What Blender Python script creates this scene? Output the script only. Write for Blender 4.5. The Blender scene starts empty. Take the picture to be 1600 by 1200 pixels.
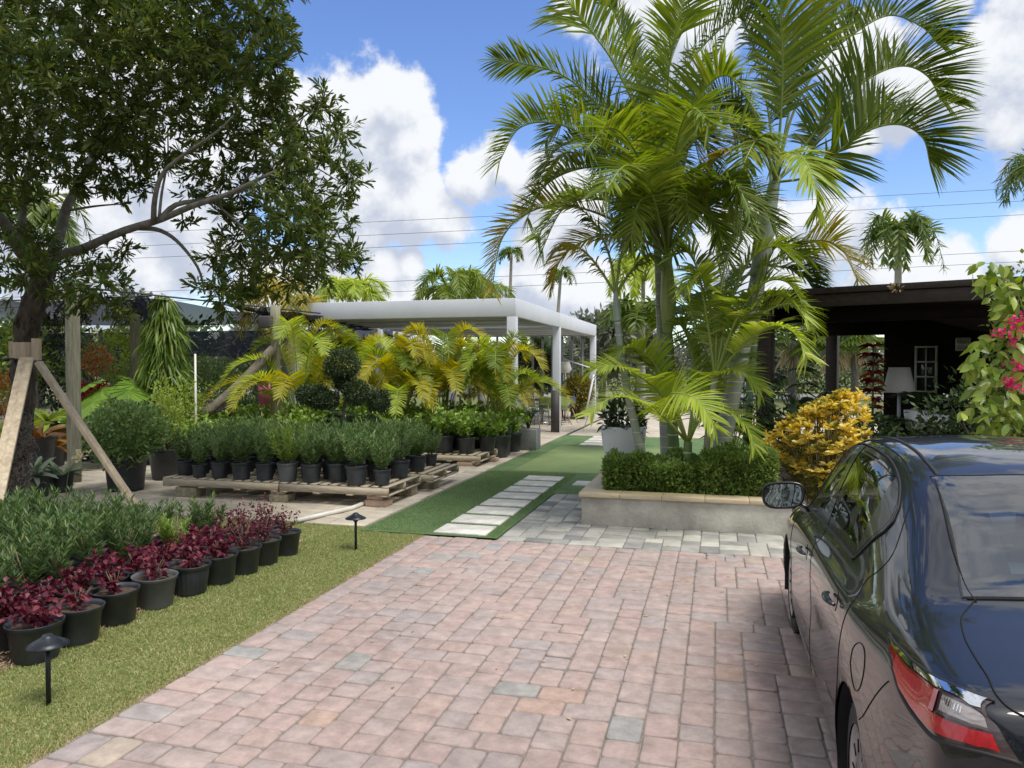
import bpy, math, random
import numpy as np
from mathutils import Vector, Matrix
rnd = random.Random(7); rs = np.random.RandomState(11)
scene = bpy.context.scene
COL = scene.collection
# ---------------------------------------------------------------- camera
F = 1175.0; YAW = math.radians(15.2); PITCH = math.radians(1.41); H = 1.85
cam_d = bpy.data.cameras.new("camera"); cam = bpy.data.objects.new("camera", cam_d); COL.objects.link(cam)
cam.location = (0, 0, H); cam.rotation_euler = (math.radians(90) - PITCH, 0, YAW)
cam_d.sensor_width = 36; cam_d.lens = F / 1600 * 36; cam_d.clip_end = 1500; cam_d.clip_start = 0.05
scene.camera = cam
RM = (Matrix.Rotation(YAW, 3, 'Z') @ Matrix.Rotation(math.radians(90) - PITCH, 3, 'X'))
def ray(px, py): return RM @ Vector(((px - 800) / F, -(py - 600) / F, -1.0))
def G(px, py, z=0.0):                       # point of a horizontal plane
    r = ray(px, py); k = (z - H) / r.z; return Vector((r.x * k, r.y * k, z))
def P(px, py, d):                           # point at distance d ahead
    r = ray(px, py); return Vector((r.x * d, r.y * d, H + r.z * d))
# ---------------------------------------------------------------- light
SUN_EL, SUN_AZ = math.radians(64), math.radians(118)     # azimuth clockwise from +Y
sd = Vector((math.sin(SUN_AZ) * math.cos(SUN_EL), math.cos(SUN_AZ) * math.cos(SUN_EL), math.sin(SUN_EL)))
sl = bpy.data.lights.new("sun", 'SUN'); sl.energy = 1.9; sl.angle = math.radians(27); sl.color = (1, .955, .88)
so = bpy.data.objects.new("sun", sl); COL.objects.link(so); so.rotation_euler = sd.to_track_quat('Z', 'Y').to_euler()
so.location = (0, 0, 30)
scene.view_settings.view_transform = 'Standard'; scene.view_settings.look = 'None'
scene.view_settings.gamma = 1; scene.view_settings.exposure = 0.95
world = bpy.data.worlds.new("World"); scene.world = world; world.use_nodes = True
nt = world.node_tree; nt.nodes.clear()
def N(t, typ, **kw):
    n = t.nodes.new(typ)
    for k, v in kw.items():
        if k.startswith('i_'):
            key = k[2:]; n.inputs[int(key) if key.isdigit() else key].default_value = v
        else: setattr(n, k, v)
    return n
# cloud density as a function of the view direction
g = bpy.data.node_groups.new("cloud_density", 'ShaderNodeTree')
g.interface.new_socket("Vector", in_out='INPUT', socket_type='NodeSocketVector')
g.interface.new_socket("Value", in_out='OUTPUT', socket_type='NodeSocketFloat')
gi = g.nodes.new('NodeGroupInput'); go = g.nodes.new('NodeGroupOutput')
BL = [(555,200,95),(610,165,62),(640,240,62),(560,300,130),(650,320,85),(735,285,62),(790,262,50),(830,290,75),(880,330,80),(668,205,24),(430,240,110),
      (290,300,140),(130,380,160),(600,420,48),(642,412,34),(440,470,110),(700,345,60),(840,452,66),(960,470,90),(1020,40,120),(900,20,40),
      (1340,80,58),(1415,150,55),(1350,215,24),(1570,70,110),(1640,30,160),(1500,10,40),(1300,380,75),(1380,420,80),(1470,425,60),(1180,420,120),(1590,385,42),(620,470,70),
      (180,90,150),(-100,200,200),(1750,420,90),(1290,345,45),(-300,350,200)]
nz = N(g, 'ShaderNodeTexNoise', i_Scale=7.0, i_Detail=9.0, i_Roughness=.6)
nl = N(g, 'ShaderNodeTexNoise', i_Scale=2.2, i_Detail=5.0, i_Roughness=.55)
g.links.new(gi.outputs[0], nz.inputs['Vector']); g.links.new(gi.outputs[0], nl.inputs['Vector'])
prev = None
for (bx, by, br) in BL:
    c = ray(bx, by).normalized()
    dn = N(g, 'ShaderNodeVectorMath', operation='DISTANCE'); dn.inputs[1].default_value = c
    g.links.new(gi.outputs[0], dn.inputs[0])
    m = N(g, 'ShaderNodeMapRange'); m.inputs[1].default_value = br / F * 1.45; m.inputs[2].default_value = br / F * .25
    g.links.new(dn.outputs['Value'], m.inputs[0])
    if prev is None: prev = m.outputs[0]
    else:
        x = N(g, 'ShaderNodeMath', operation='MAXIMUM'); g.links.new(prev, x.inputs[0]); g.links.new(m.outputs[0], x.inputs[1]); prev = x.outputs[0]
# unseen clouds outside the view, cover widened for fill light and car reflections
fw = ray(800, 400).normalized()
dt = N(g, 'ShaderNodeVectorMath', operation='DOT_PRODUCT'); dt.inputs[1].default_value = fw; g.links.new(gi.outputs[0], dt.inputs[0])
mo = N(g, 'ShaderNodeMapRange'); mo.inputs[1].default_value = .83; mo.inputs[2].default_value = .62; g.links.new(dt.outputs['Value'], mo.inputs[0])
ml = N(g, 'ShaderNodeMapRange'); ml.inputs[1].default_value = .30; ml.inputs[2].default_value = .46; g.links.new(nl.outputs['Fac'], ml.inputs[0])
mm = N(g, 'ShaderNodeMath', operation='MULTIPLY'); g.links.new(mo.outputs[0], mm.inputs[0]); g.links.new(ml.outputs[0], mm.inputs[1])
mx = N(g, 'ShaderNodeMath', operation='MAXIMUM'); g.links.new(prev, mx.inputs[0]); g.links.new(mm.outputs[0], mx.inputs[1])
s1 = N(g, 'ShaderNodeMath', operation='MULTIPLY_ADD', i_1=2.7, i_2=-1.46); g.links.new(nz.outputs['Fac'], s1.inputs[0])
ad = N(g, 'ShaderNodeMath', operation='ADD'); g.links.new(mx.outputs[0], ad.inputs[0]); g.links.new(s1.outputs[0], ad.inputs[1])
g.links.new(ad.outputs[0], go.inputs[0])
tc = N(nt, 'ShaderNodeTexCoord')
gA = N(nt, 'ShaderNodeGroup'); gA.node_tree = g; gB = N(nt, 'ShaderNodeGroup'); gB.node_tree = g
off = N(nt, 'ShaderNodeVectorMath', operation='ADD'); off.inputs[1].default_value = (0.012, 0.0, 0.034)
nt.links.new(tc.outputs['Generated'], gA.inputs[0]); nt.links.new(tc.outputs['Generated'], off.inputs[0]); nt.links.new(off.outputs[0], gB.inputs[0])
cov = N(nt, 'ShaderNodeMapRange', interpolation_type='SMOOTHSTEP'); cov.inputs[1].default_value = .22; cov.inputs[2].default_value = .52
nt.links.new(gA.outputs[0], cov.inputs[0])
df = N(nt, 'ShaderNodeMath', operation='SUBTRACT'); nt.links.new(gA.outputs[0], df.inputs[0]); nt.links.new(gB.outputs[0], df.inputs[1])
lit = N(nt, 'ShaderNodeMapRange', interpolation_type='SMOOTHSTEP'); lit.inputs[1].default_value = -.36; lit.inputs[2].default_value = .34
nt.links.new(df.outputs[0], lit.inputs[0])
cc = N(nt, 'ShaderNodeMix', data_type='RGBA'); cc.inputs[6].default_value = (2.45, 2.7, 3.25, 1); cc.inputs[7].default_value = (4.05, 4.15, 4.3, 1)
nt.links.new(lit.outputs[0], cc.inputs[0])
sky = N(nt, 'ShaderNodeTexSky', sky_type='NISHITA', sun_disc=False, sun_elevation=SUN_EL, sun_rotation=SUN_AZ, altitude=10, air_density=1.0, dust_density=.35, ozone_density=3.0)
hs = N(nt, 'ShaderNodeHueSaturation', i_Hue=.512, i_Saturation=1.15, i_Value=.88); nt.links.new(sky.outputs[0], hs.inputs['Color'])
mxc = N(nt, 'ShaderNodeMix', data_type='RGBA')
nt.links.new(cov.outputs[0], mxc.inputs[0]); nt.links.new(hs.outputs[0], mxc.inputs[6]); nt.links.new(cc.outputs[2], mxc.inputs[7])
bg = N(nt, 'ShaderNodeBackground'); bg.inputs['Strength'].default_value = .12
wo = N(nt, 'ShaderNodeOutputWorld'); nt.links.new(mxc.outputs[2], bg.inputs[0]); nt.links.new(bg.outputs[0], wo.inputs[0])
scene.cycles.max_bounces = 6; scene.cycles.diffuse_bounces = 3; scene.cycles.glossy_bounces = 3; scene.cycles.transmission_bounces = 4
scene.cycles.transparent_max_bounces = 8; scene.cycles.caustics_reflective = False; scene.cycles.caustics_refractive = False
scene.cycles.use_denoising = True
# ---------------------------------------------------------------- materials
M = {}
def mat(name, c1, c2=None, rough=.6, metal=0, scale=6, detail=6, bump=0, bscale=60, coat=0, spec=.5, contrast=(.35, .65), island=0, stretch=None, emit=None):
    m = bpy.data.materials.new(name); m.use_nodes = True; t = m.node_tree; b = t.nodes['Principled BSDF']
    b.inputs['Roughness'].default_value = rough; b.inputs['Metallic'].default_value = metal
    b.inputs['Coat Weight'].default_value = coat; b.inputs['Coat Roughness'].default_value = .02; b.inputs['Specular IOR Level'].default_value = spec
    co = N(t, 'ShaderNodeTexCoord'); vec = co.outputs['Object']
    if stretch:
        mp = N(t, 'ShaderNodeMapping'); mp.inputs['Scale'].default_value = stretch; t.links.new(vec, mp.inputs[0]); vec = mp.outputs[0]
    src = None
    if c2 is not None:
        n = N(t, 'ShaderNodeTexNoise', i_Scale=scale, i_Detail=detail, i_Roughness=.6); t.links.new(vec, n.inputs['Vector'])
        r = N(t, 'ShaderNodeMapRange'); r.inputs[1].default_value = contrast[0]; r.inputs[2].default_value = contrast[1]; t.links.new(n.outputs['Fac'], r.inputs[0])
        x = N(t, 'ShaderNodeMix', data_type='RGBA'); x.inputs[6].default_value = (*c1, 1); x.inputs[7].default_value = (*c2, 1)
        t.links.new(r.outputs[0], x.inputs[0]); src = x.outputs[2]
    if island:
        ge = N(t, 'ShaderNodeNewGeometry'); r2 = N(t, 'ShaderNodeMapRange'); r2.inputs[3].default_value = 1 - island; r2.inputs[4].default_value = 1 + island
        t.links.new(ge.outputs['Random Per Island'], r2.inputs[0])
        h = N(t, 'ShaderNodeHueSaturation')
        if src: t.links.new(src, h.inputs['Color'])
        else: h.inputs['Color'].default_value = (*c1, 1)
        t.links.new(r2.outputs[0], h.inputs['Value']); src = h.outputs[0]
    if src: t.links.new(src, b.inputs['Base Color'])
    else: b.inputs['Base Color'].default_value = (*c1, 1)
    if bump:
        n2 = N(t, 'ShaderNodeTexNoise', i_Scale=bscale, i_Detail=4.0); t.links.new(vec, n2.inputs['Vector'])
        bu = N(t, 'ShaderNodeBump', i_Strength=bump, i_Distance=.02); t.links.new(n2.outputs['Fac'], bu.inputs['Height']); t.links.new(bu.outputs[0], b.inputs['Normal'])
    if emit: b.inputs['Emission Color'].default_value = (*emit, 1); b.inputs['Emission Strength'].default_value = 1
    M[name] = m; return m
def ramp_mat(name, stops, rough=.5, trans=0.0, tcol=None, bump=0, noise=0, spec=.4, bscale=90):
    """colour per island (leaf, paver): a ramp over Random Per Island; trans = translucency of leaves"""
    m = bpy.data.materials.new(name); m.use_nodes = True; t = m.node_tree; b = t.nodes['Principled BSDF']
    b.inputs['Roughness'].default_value = rough; b.inputs['Specular IOR Level'].default_value = spec
    ge = N(t, 'ShaderNodeNewGeometry'); r = N(t, 'ShaderNodeValToRGB'); e = r.color_ramp.elements
    while len(e) < len(stops): e.new(.5)
    for k, (p, c) in enumerate(stops): e[k].position = p; e[k].color = (*c, 1)
    t.links.new(ge.outputs['Random Per Island'], r.inputs[0]); src = r.outputs[0]
    if noise:
        co = N(t, 'ShaderNodeTexCoord'); n = N(t, 'ShaderNodeTexNoise', i_Scale=noise, i_Detail=8.0, i_Roughness=.7); t.links.new(co.outputs['Object'], n.inputs['Vector'])
        r3 = N(t, 'ShaderNodeMapRange'); r3.inputs[1].default_value = .3; r3.inputs[2].default_value = .7; r3.inputs[3].default_value = .72; r3.inputs[4].default_value = 1.2
        t.links.new(n.outputs['Fac'], r3.inputs[0]); n4 = N(t, 'ShaderNodeTexNoise', i_Scale=.55, i_Detail=7.0, i_Roughness=.7); t.links.new(co.outputs['Object'], n4.inputs['Vector'])
        r4 = N(t, 'ShaderNodeMapRange'); r4.inputs[1].default_value = .3; r4.inputs[2].default_value = .7; r4.inputs[3].default_value = .84; r4.inputs[4].default_value = 1.2; t.links.new(n4.outputs['Fac'], r4.inputs[0])
        m4 = N(t, 'ShaderNodeMath', operation='MULTIPLY'); t.links.new(r3.outputs[0], m4.inputs[0]); t.links.new(r4.outputs[0], m4.inputs[1])
        h = N(t, 'ShaderNodeHueSaturation', i_Saturation=.97); t.links.new(src, h.inputs['Color']); t.links.new(m4.outputs[0], h.inputs['Value']); src = h.outputs[0]
    t.links.new(src, b.inputs['Base Color'])
    if bump:
        co = N(t, 'ShaderNodeTexCoord'); n2 = N(t, 'ShaderNodeTexNoise', i_Scale=bscale, i_Detail=5.0, i_Roughness=.7); t.links.new(co.outputs['Object'], n2.inputs['Vector'])
        bu = N(t, 'ShaderNodeBump', i_Strength=bump, i_Distance=.01); t.links.new(n2.outputs['Fac'], bu.inputs['Height']); t.links.new(bu.outputs[0], b.inputs['Normal'])
    if trans:
        tr = N(t, 'ShaderNodeBsdfTranslucent'); h2 = N(t, 'ShaderNodeHueSaturation', i_Hue=.485, i_Saturation=1.15, i_Value=1.5); t.links.new(src, h2.inputs['Color']); t.links.new(h2.outputs[0], tr.inputs[0])
        ms = N(t, 'ShaderNodeMixShader'); ms.inputs[0].default_value = trans
        o = t.nodes['Material Output']; t.links.new(b.outputs[0], ms.inputs[1]); t.links.new(tr.outputs[0], ms.inputs[2]); t.links.new(ms.outputs[0], o.inputs[0])
    M[name] = m; return m
def leafm(name, a, b, c=None, trans=.35, rough=.42, spec=.4):
    st = [(0, a), (.7, b)] + ([(1, c)] if c else [])
    return ramp_mat(name, st, rough, trans, spec=spec)
# ---------------------------------------------------------------- mesh building
class MB:
    def __init__(s): s.V = []; s.Fc = []; s.n = 0; s.mi = []; s.cur = 0
    def add(s, V, faces):
        V = np.asarray(V, float).reshape(-1, 3); s.V.append(V)
        for f in faces:
            f = np.asarray(f, int)
            if f.ndim == 1: f = f[None]
            s.Fc.append(f + s.n); s.mi.append(np.full(len(f), s.cur))
        s.n += len(V); return s
    def box(s, c, size, rz=0, rot=None):
        c = np.array(c, float); h = np.array(size, float) / 2
        v = np.array([[x, y, z] for z in (-1, 1) for y in (-1, 1) for x in (-1, 1)], float) * h
        R = np.array(rot if rot is not None else Matrix.Rotation(rz, 3, 'Z'))
        v = v @ R.T + c
        return s.add(v, [[[0, 2, 3, 1], [4, 5, 7, 6], [0, 1, 5, 4], [2, 6, 7, 3], [0, 4, 6, 2], [1, 3, 7, 5]]])
    def beam(s, a, b, w, h, up=(0, 0, 1)):        # box from a to b
        a = Vector(a); b = Vector(b); d = b - a; L = d.length; d.normalize(); sd_ = d.cross(Vector(up))
        if sd_.length < 1e-4: sd_ = d.cross(Vector((1, 0, 0)))
        sd_.normalize(); u = sd_.cross(d)
        R = np.array([[d[i], sd_[i], u[i]] for i in range(3)])
        return s.box((a + b) / 2, (L, w, h), rot=R)
    def tube(s, path, radii, n=10, cap=True, flat=1.0):
        path = np.array([tuple(p) for p in path], float); m = len(path)
        radii = np.full(m, radii) if np.isscalar(radii) else np.array(radii, float)
        T = np.gradient(path, axis=0); T /= np.linalg.norm(T, axis=1)[:, None] + 1e-9
        ref = np.array([0, 0, 1.]) if abs(T[0][2]) < .9 else np.array([1., 0, 0])
        A = []; u = np.cross(T[0], ref); u /= np.linalg.norm(u)
        for k in range(m):
            u = u - T[k] * np.dot(u, T[k]); u /= np.linalg.norm(u) + 1e-9; A.append(u.copy())
        A = np.array(A); B = np.cross(T, A)
        th = np.linspace(0, 2 * np.pi, n, endpoint=False)
        V = path[:, None] + radii[:, None, None] * (np.cos(th)[None, :, None] * A[:, None] + flat * np.sin(th)[None, :, None] * B[:, None])
        i = np.arange(m - 1)[:, None] * n; j = np.arange(n)[None]; j2 = (j + 1) % n
        Fq = np.stack([i + j, i + j2, i + n + j2, i + n + j], -1).reshape(-1, 4)
        fs = [Fq]
        if cap: fs += [np.arange(n)[::-1], (m - 1) * n + np.arange(n)]
        return s.add(V.reshape(-1, 3), fs)
    def lathe(s, prof, c=(0, 0, 0), n=24, sx=1, sy=1, rib=0, nr=0):
        prof = np.array(prof, float); m = len(prof); th = np.linspace(0, 2 * np.pi, n, endpoint=False)
        k = 1 + rib * np.cos(th * nr) if rib else np.ones(n)
        V = np.stack([prof[:, 0][:, None] * (np.cos(th) * k)[None] * sx, prof[:, 0][:, None] * (np.sin(th) * k)[None] * sy, np.repeat(prof[:, 1][:, None], n, 1)], -1) + np.array(c)
        i = np.arange(m - 1)[:, None] * n; j = np.arange(n)[None]; j2 = (j + 1) % n
        Fq = np.stack([i + j, i + j2, i + n + j2, i + n + j], -1).reshape(-1, 4); return s.add(V.reshape(-1, 3), [Fq])
    def prism(s, pts, z0, z1):
        n = len(pts); V = [(p[0], p[1], z0) for p in pts] + [(p[0], p[1], z1) for p in pts]
        fs = [np.arange(n)[::-1], n + np.arange(n)] + [np.array([i, (i + 1) % n, n + (i + 1) % n, n + i]) for i in range(n)]
        return s.add(V, fs)
    def grid(s, V):                               # V: (a,b,3)
        a, b = V.shape[:2]; i = np.arange(a - 1)[:, None] * b; j = np.arange(b - 1)[None]
        return s.add(V.reshape(-1, 3), [np.stack([i + j, i + j + 1, i + b + j + 1, i + b + j], -1).reshape(-1, 4)])
    def leaves(s, B, D, L, Wd, Nrm=None, st=((0, .15), (.45, 1), (1, .05)), droop=.15, fold=0.0, curl=0.0):
        B = np.asarray(B, float); n = len(B); D = np.asarray(D, float); D = D / (np.linalg.norm(D, axis=1)[:, None] + 1e-9)
        L = np.broadcast_to(L, (n,)).astype(float); Wd = np.broadcast_to(Wd, (n,)).astype(float)
        if Nrm is None: Nrm = rs.normal(size=(n, 3)) * .6 + np.array([0, 0, 1.])
        S = np.cross(D, Nrm); S /= np.linalg.norm(S, axis=1)[:, None] + 1e-9; U = np.cross(S, D)
        rows = []
        for (t, w) in st:
            c = B + D * (L * t)[:, None] + U * (curl * L * t * t)[:, None]; c[:, 2] -= droop * L * t * t
            l = c - S * (Wd * w / 2)[:, None]; r = c + S * (Wd * w / 2)[:, None]
            if fold: rows += [l + U * (Wd * w * fold)[:, None], c, r + U * (Wd * w * fold)[:, None]]
            else: rows += [l, r]
        k = 3 if fold else 2; V = np.stack(rows, 1); q = V.shape[1]; o = np.arange(n)[:, None] * q; fs = []
        for a in range(len(st) - 1):
            for e in range(k - 1):
                fs.append(np.stack([o[:, 0] + a * k + e, o[:, 0] + a * k + e + 1, o[:, 0] + (a + 1) * k + e + 1, o[:, 0] + (a + 1) * k + e], -1))
        return s.add(V.reshape(-1, 3), fs)
    def build(s, name, m, parent=None, smooth=False, bevel=0, tag_=None):
        me = bpy.data.meshes.new(name); V = np.concatenate(s.V)
        org = np.array(parent['_o']) if parent is not None and '_o' in parent else np.zeros(3)
        if parent is None: 
            org = np.array([(V[:, 0].min() + V[:, 0].max()) / 2, (V[:, 1].min() + V[:, 1].max()) / 2, V[:, 2].min()])
        V = V - org
        me.vertices.add(len(V)); me.vertices.foreach_set('co', V.astype(np.float32).ravel())
        cnt = np.concatenate([np.full(len(f), f.shape[1]) for f in s.Fc]); idx = np.concatenate([f.ravel() for f in s.Fc])
        me.loops.add(len(idx)); me.loops.foreach_set('vertex_index', idx.astype(np.int32))
        me.polygons.add(len(cnt)); me.polygons.foreach_set('loop_start', (np.cumsum(cnt) - cnt).astype(np.int32)); me.polygons.foreach_set('loop_total', cnt.astype(np.int32))
        me.polygons.foreach_set('material_index', np.concatenate(s.mi).astype(np.int32))
        me.update(calc_edges=True)
        if smooth: me.polygons.foreach_set('use_smooth', np.ones(len(cnt), bool))
        for x in (m if isinstance(m, (list, tuple)) else [m]): me.materials.append(M[x] if isinstance(x, str) else x)
        o = bpy.data.objects.new(name, me); COL.objects.link(o)
        if parent is not None: o.parent = parent
        else: o.location = org; o['_o'] = tuple(org)
        if bevel:
            b = o.modifiers.new('bevel', 'BEVEL'); b.width = bevel; b.segments = 2; b.limit_method = 'ANGLE'; b.angle_limit = math.radians(40)
        return o
def thing(name, label, cat, loc=(0, 0, 0), group=None, rz=0):
    o = bpy.data.objects.new(name, None); o.empty_display_size = .2; COL.objects.link(o); o.location = loc; o.rotation_euler = (0, 0, rz)
    o['_o'] = tuple(loc); o['label'] = label; o['category'] = cat
    if group: o['group'] = group
    return o
def tag(o, label, cat, group=None):
    o['label'] = label; o['category'] = cat
    if group: o['group'] = group
    return o
def setting(o, kind='structure', label=None):
    o['kind'] = kind
    if label: o['label'] = label
    return o
def copy_tree(o, parent=None):
    c = o.copy(); COL.objects.link(c)
    if parent is not None: c.parent = parent
    for ch in [x for x in KIDS.get(o.name, [])]: copy_tree(ch, c)
    return c
KIDS = {}
def register(o):
    for ch in list(o.children): 
        KIDS.setdefault(o.name, []).append(ch); register(ch)
def place(o, loc, rz=0, sc=1, label=None, group=None, first=False):
    if not first: o = copy_tree(o)
    o.location = loc; o.rotation_euler = (0, 0, rz); o.scale = (sc, sc, sc) if np.isscalar(sc) else sc
    if label: o['label'] = label
    if group: o['group'] = group
    return o
ORD = ['first','second','third','fourth','fifth','sixth','seventh','eighth','ninth','tenth','eleventh','twelfth','thirteenth','fourteenth','fifteenth','sixteenth']
def lump(dirs, seed, amp=.22):
    r = np.random.RandomState(seed); k = r.normal(size=(7, 3)) * 3.2; ph = r.rand(7) * 6.28
    return 1 + amp * np.mean(np.sin(dirs @ k.T + ph), axis=1) * 2.2
def blob_pts(c, R, n, shell=.55, seed=0, amp=.22):
    d = rs.normal(size=(n, 3)); d /= np.linalg.norm(d, axis=1)[:, None]
    r = (shell + (1 - shell) * rs.rand(n)) * lump(d, seed, amp)
    return np.array(c) + d * r[:, None] * np.array(R), d
def foliage(mb, c, R, n, L, W, shell=.55, seed=0, amp=.22, out=.8, up=.35, st=((0, .15), (.45, 1), (1, .05)), droop=.1, fold=0):
    B, d = blob_pts(c, R, n, shell, seed, amp)
    D = d * out + rs.normal(size=(n, 3)) * .55 + np.array([0, 0, up])
    mb.leaves(B, D, L * (.7 + .6 * rs.rand(n)), W * (.7 + .6 * rs.rand(n)), st=st, droop=droop, fold=fold)
def curve(pts, n):                              # Catmull-Rom through points
    p = np.array([tuple(q) for q in pts], float)
    if len(p) == 2: return p[0] + (p[1] - p[0]) * np.linspace(0, 1, n)[:, None]
    e = np.vstack([2 * p[0] - p[1], p, 2 * p[-1] - p[-2]]); out = []
    for t in np.linspace(0, len(p) - 1, n):
        i = min(int(t), len(p) - 2); u = t - i; a, b, c, d = e[i], e[i + 1], e[i + 2], e[i + 3]
        out.append(.5 * (2 * b + (c - a) * u + (2 * a - 5 * b + 4 * c - d) * u * u + (3 * b - a - 3 * c + d) * u ** 3))
    return np.array(out)
def frond(mb, pts, nl=45, L=.6, W=.035, lift=.5, droop=.25, fwd=.75, start=.18, upref=None, r0=.02, jit=.12, rach=True, st=((0, .5), (.3, 1), (.7, .75), (1, .05)), plume=0):
    C = curve(pts, 40); T = np.gradient(C, axis=0); T /= np.linalg.norm(T, axis=1)[:, None]
    acc = -np.gradient(T, axis=0); acc += np.array([0, 0, .012]) if upref is None else np.array(upref) * .012
    k = np.ones(9) / 9; acc = np.stack([np.convolve(np.pad(acc[:, i], 4, 'edge'), k, 'valid') for i in range(3)], 1)
    Nn = acc - T * np.sum(acc * T, 1)[:, None]; Nn /= np.linalg.norm(Nn, axis=1)[:, None] + 1e-9
    S = np.cross(T, Nn)
    if rach: mb.tube(C, np.linspace(r0, r0 * .25, 40), n=5, cap=False)
    t = np.linspace(start, .985, nl); t = np.concatenate([t, t + .004]); sg = np.concatenate([np.ones(nl), -np.ones(nl)])
    x = t * 39; i = np.clip(x.astype(int), 0, 38); u = (x - i)[:, None]
    f = lambda A: A[i] * (1 - u) + A[i + 1] * u
    B, Tt, Ss, NN = f(C), f(T), f(S), f(Nn)
    tt = (t - start) / (1 - start)
    fw_ = fwd + .6 * tt ** 2.5
    li = lift + (rs.normal(size=len(t)) * plume if plume else 0)
    D = Ss * sg[:, None] + Tt * fw_[:, None] + NN * np.reshape(li, (-1, 1)) + rs.normal(size=(len(t), 3)) * jit
    prof = np.clip(np.minimum(.45 + 2.2 * tt, 1.0), 0, 1) * np.clip(1.12 - .72 * tt ** 1.6, .1, 1)
    mb.leaves(B, D, L * prof * (.9 + .2 * rs.rand(len(t))), W * (.75 + .4 * prof), Nrm=NN + rs.normal(size=(len(t), 3)) * .15, st=st, droop=droop)
# ---------------------------------------------------------------- material list
mat('earth', (.16, .13, .08), (.09, .11, .045), rough=.95, scale=.8, bump=.5, bscale=8)
mat('mulch', (.075, .045, .028), (.16, .11, .07), rough=.95, scale=30, bump=.8, bscale=70)
mat('joint_sand', (.16, .14, .12), (.25, .225, .20), rough=.95, scale=25)
mat('lawn_soil', (.16, .17, .05), (.23, .205, .085), rough=.95, scale=5, bump=.6, bscale=60)
mat('turf', (.085, .165, .055), (.15, .23, .09), rough=.9, scale=2.2, detail=12, bump=.7, bscale=260)
mat('putting_turf', (.16, .23, .085), (.20, .27, .11), rough=.9, scale=1.5, detail=10, bump=.4, bscale=300)
mat('asphalt', (.20, .20, .20), (.26, .26, .25), rough=.9, scale=10)
mat('far_grass', (.10, .13, .04), (.16, .17, .06), rough=.95, scale=2)
ramp_mat('red_paver', [(0, (.375, .29, .265)), (.2, (.405, .30, .275)), (.42, (.395, .315, .29)), (.62, (.365, .30, .285)), (.8, (.41, .305, .27)), (.92, (.35, .30, .29)), (.975, (.31, .31, .30)), (.99, (.43, .295, .24)), (1, (.40, .33, .27))], .85, bump=.4, noise=11, spec=.25)
ramp_mat('grey_paver', [(0, (.20, .20, .20)), (.25, (.33, .325, .305)), (.5, (.43, .415, .37)), (.75, (.25, .25, .245)), (1, (.52, .50, .44))], .8, bump=.35, noise=4, spec=.3)
ramp_mat('beige_paver', [(0, (.44, .39, .31)), (.5, (.52, .46, .37)), (1, (.40, .355, .29))], .85, bump=.35, noise=2.5, spec=.3)
ramp_mat('pale_stone', [(0, (.60, .58, .53)), (1, (.68, .65, .60))], .8, bump=.3, noise=5, spec=.3)
mat('travertine', (.50, .40, .26), (.60, .50, .35), rough=.55, scale=9, stretch=(1, 4, 4), bump=.25, bscale=50)
mat('concrete', (.33, .315, .27), (.60, .58, .50), rough=.85, scale=2.2, detail=10, bump=.3, bscale=30)
mat('block', (.42, .37, .28), (.22, .20, .13), rough=.95, scale=10, bump=.7, bscale=50)
mat('peach_block', (.52, .37, .28), (.44, .31, .24), rough=.95, scale=10, bump=.6, bscale=50)
mat('pallet_wood', (.52, .45, .34), (.36, .31, .23), rough=.8, scale=7, stretch=(1, 9, 9), bump=.4, bscale=20, island=.2)
mat('stake_wood', (.56, .47, .34), (.36, .29, .20), rough=.75, scale=3.0, stretch=(6, 6, .5), bump=.2, bscale=10)
mat('grey_wood', (.36, .34, .24), (.20, .20, .15), rough=.9, scale=4, stretch=(9, 9, .8), bump=.7, bscale=12)
mat('log_wood', (.22, .19, .15), (.13, .115, .09), rough=.9, scale=4, bump=.7, bscale=22)
mat('black_pot', (.022, .027, .034), (.06, .068, .08), rough=.42, scale=5, detail=8, contrast=(.4, .75), bump=.06, bscale=25)
mat('grey_pot', (.085, .095, .105), (.13, .14, .15), rough=.5, scale=6, detail=8)
mat('potting_soil', (.045, .03, .02), (.10, .07, .045), rough=.98, scale=40, bump=.7, bscale=60)
mat('white_metal', (.68, .71, .78), (.64, .67, .74), rough=.4, scale=2)
mat('louvre', (.20, .20, .185), rough=.6)
mat('screen_grey', (.20, .21, .215), (.25, .26, .26), rough=.5, scale=2)
mat('dark_wrap', (.07, .065, .065), rough=.6)
mat('white_pot', (.80, .82, .84), rough=.28)
mat('pvc', (.72, .71, .66), (.60, .58, .52), rough=.4, scale=5)
mat('lamp_metal', (.018, .022, .028), (.05, .06, .07), rough=.38, metal=.5, scale=9, detail=8, contrast=(.45, .75), bump=.08)
mat('bark', (.045, .036, .028), (.13, .11, .09), rough=.95, scale=9, stretch=(1, 1, .5), bump=1.0, bscale=28, contrast=(.4, .7))
mat('branch_bark', (.12, .115, .10), (.22, .21, .185), rough=.9, scale=12, bump=.5, bscale=40)
mat('pale_trunk', (.40, .39, .34), (.28, .28, .24), rough=.8, scale=8, stretch=(1, 1, .5))
mat('hair', (.16, .15, .13), (.24, .22, .19), rough=.9, scale=20)
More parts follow.
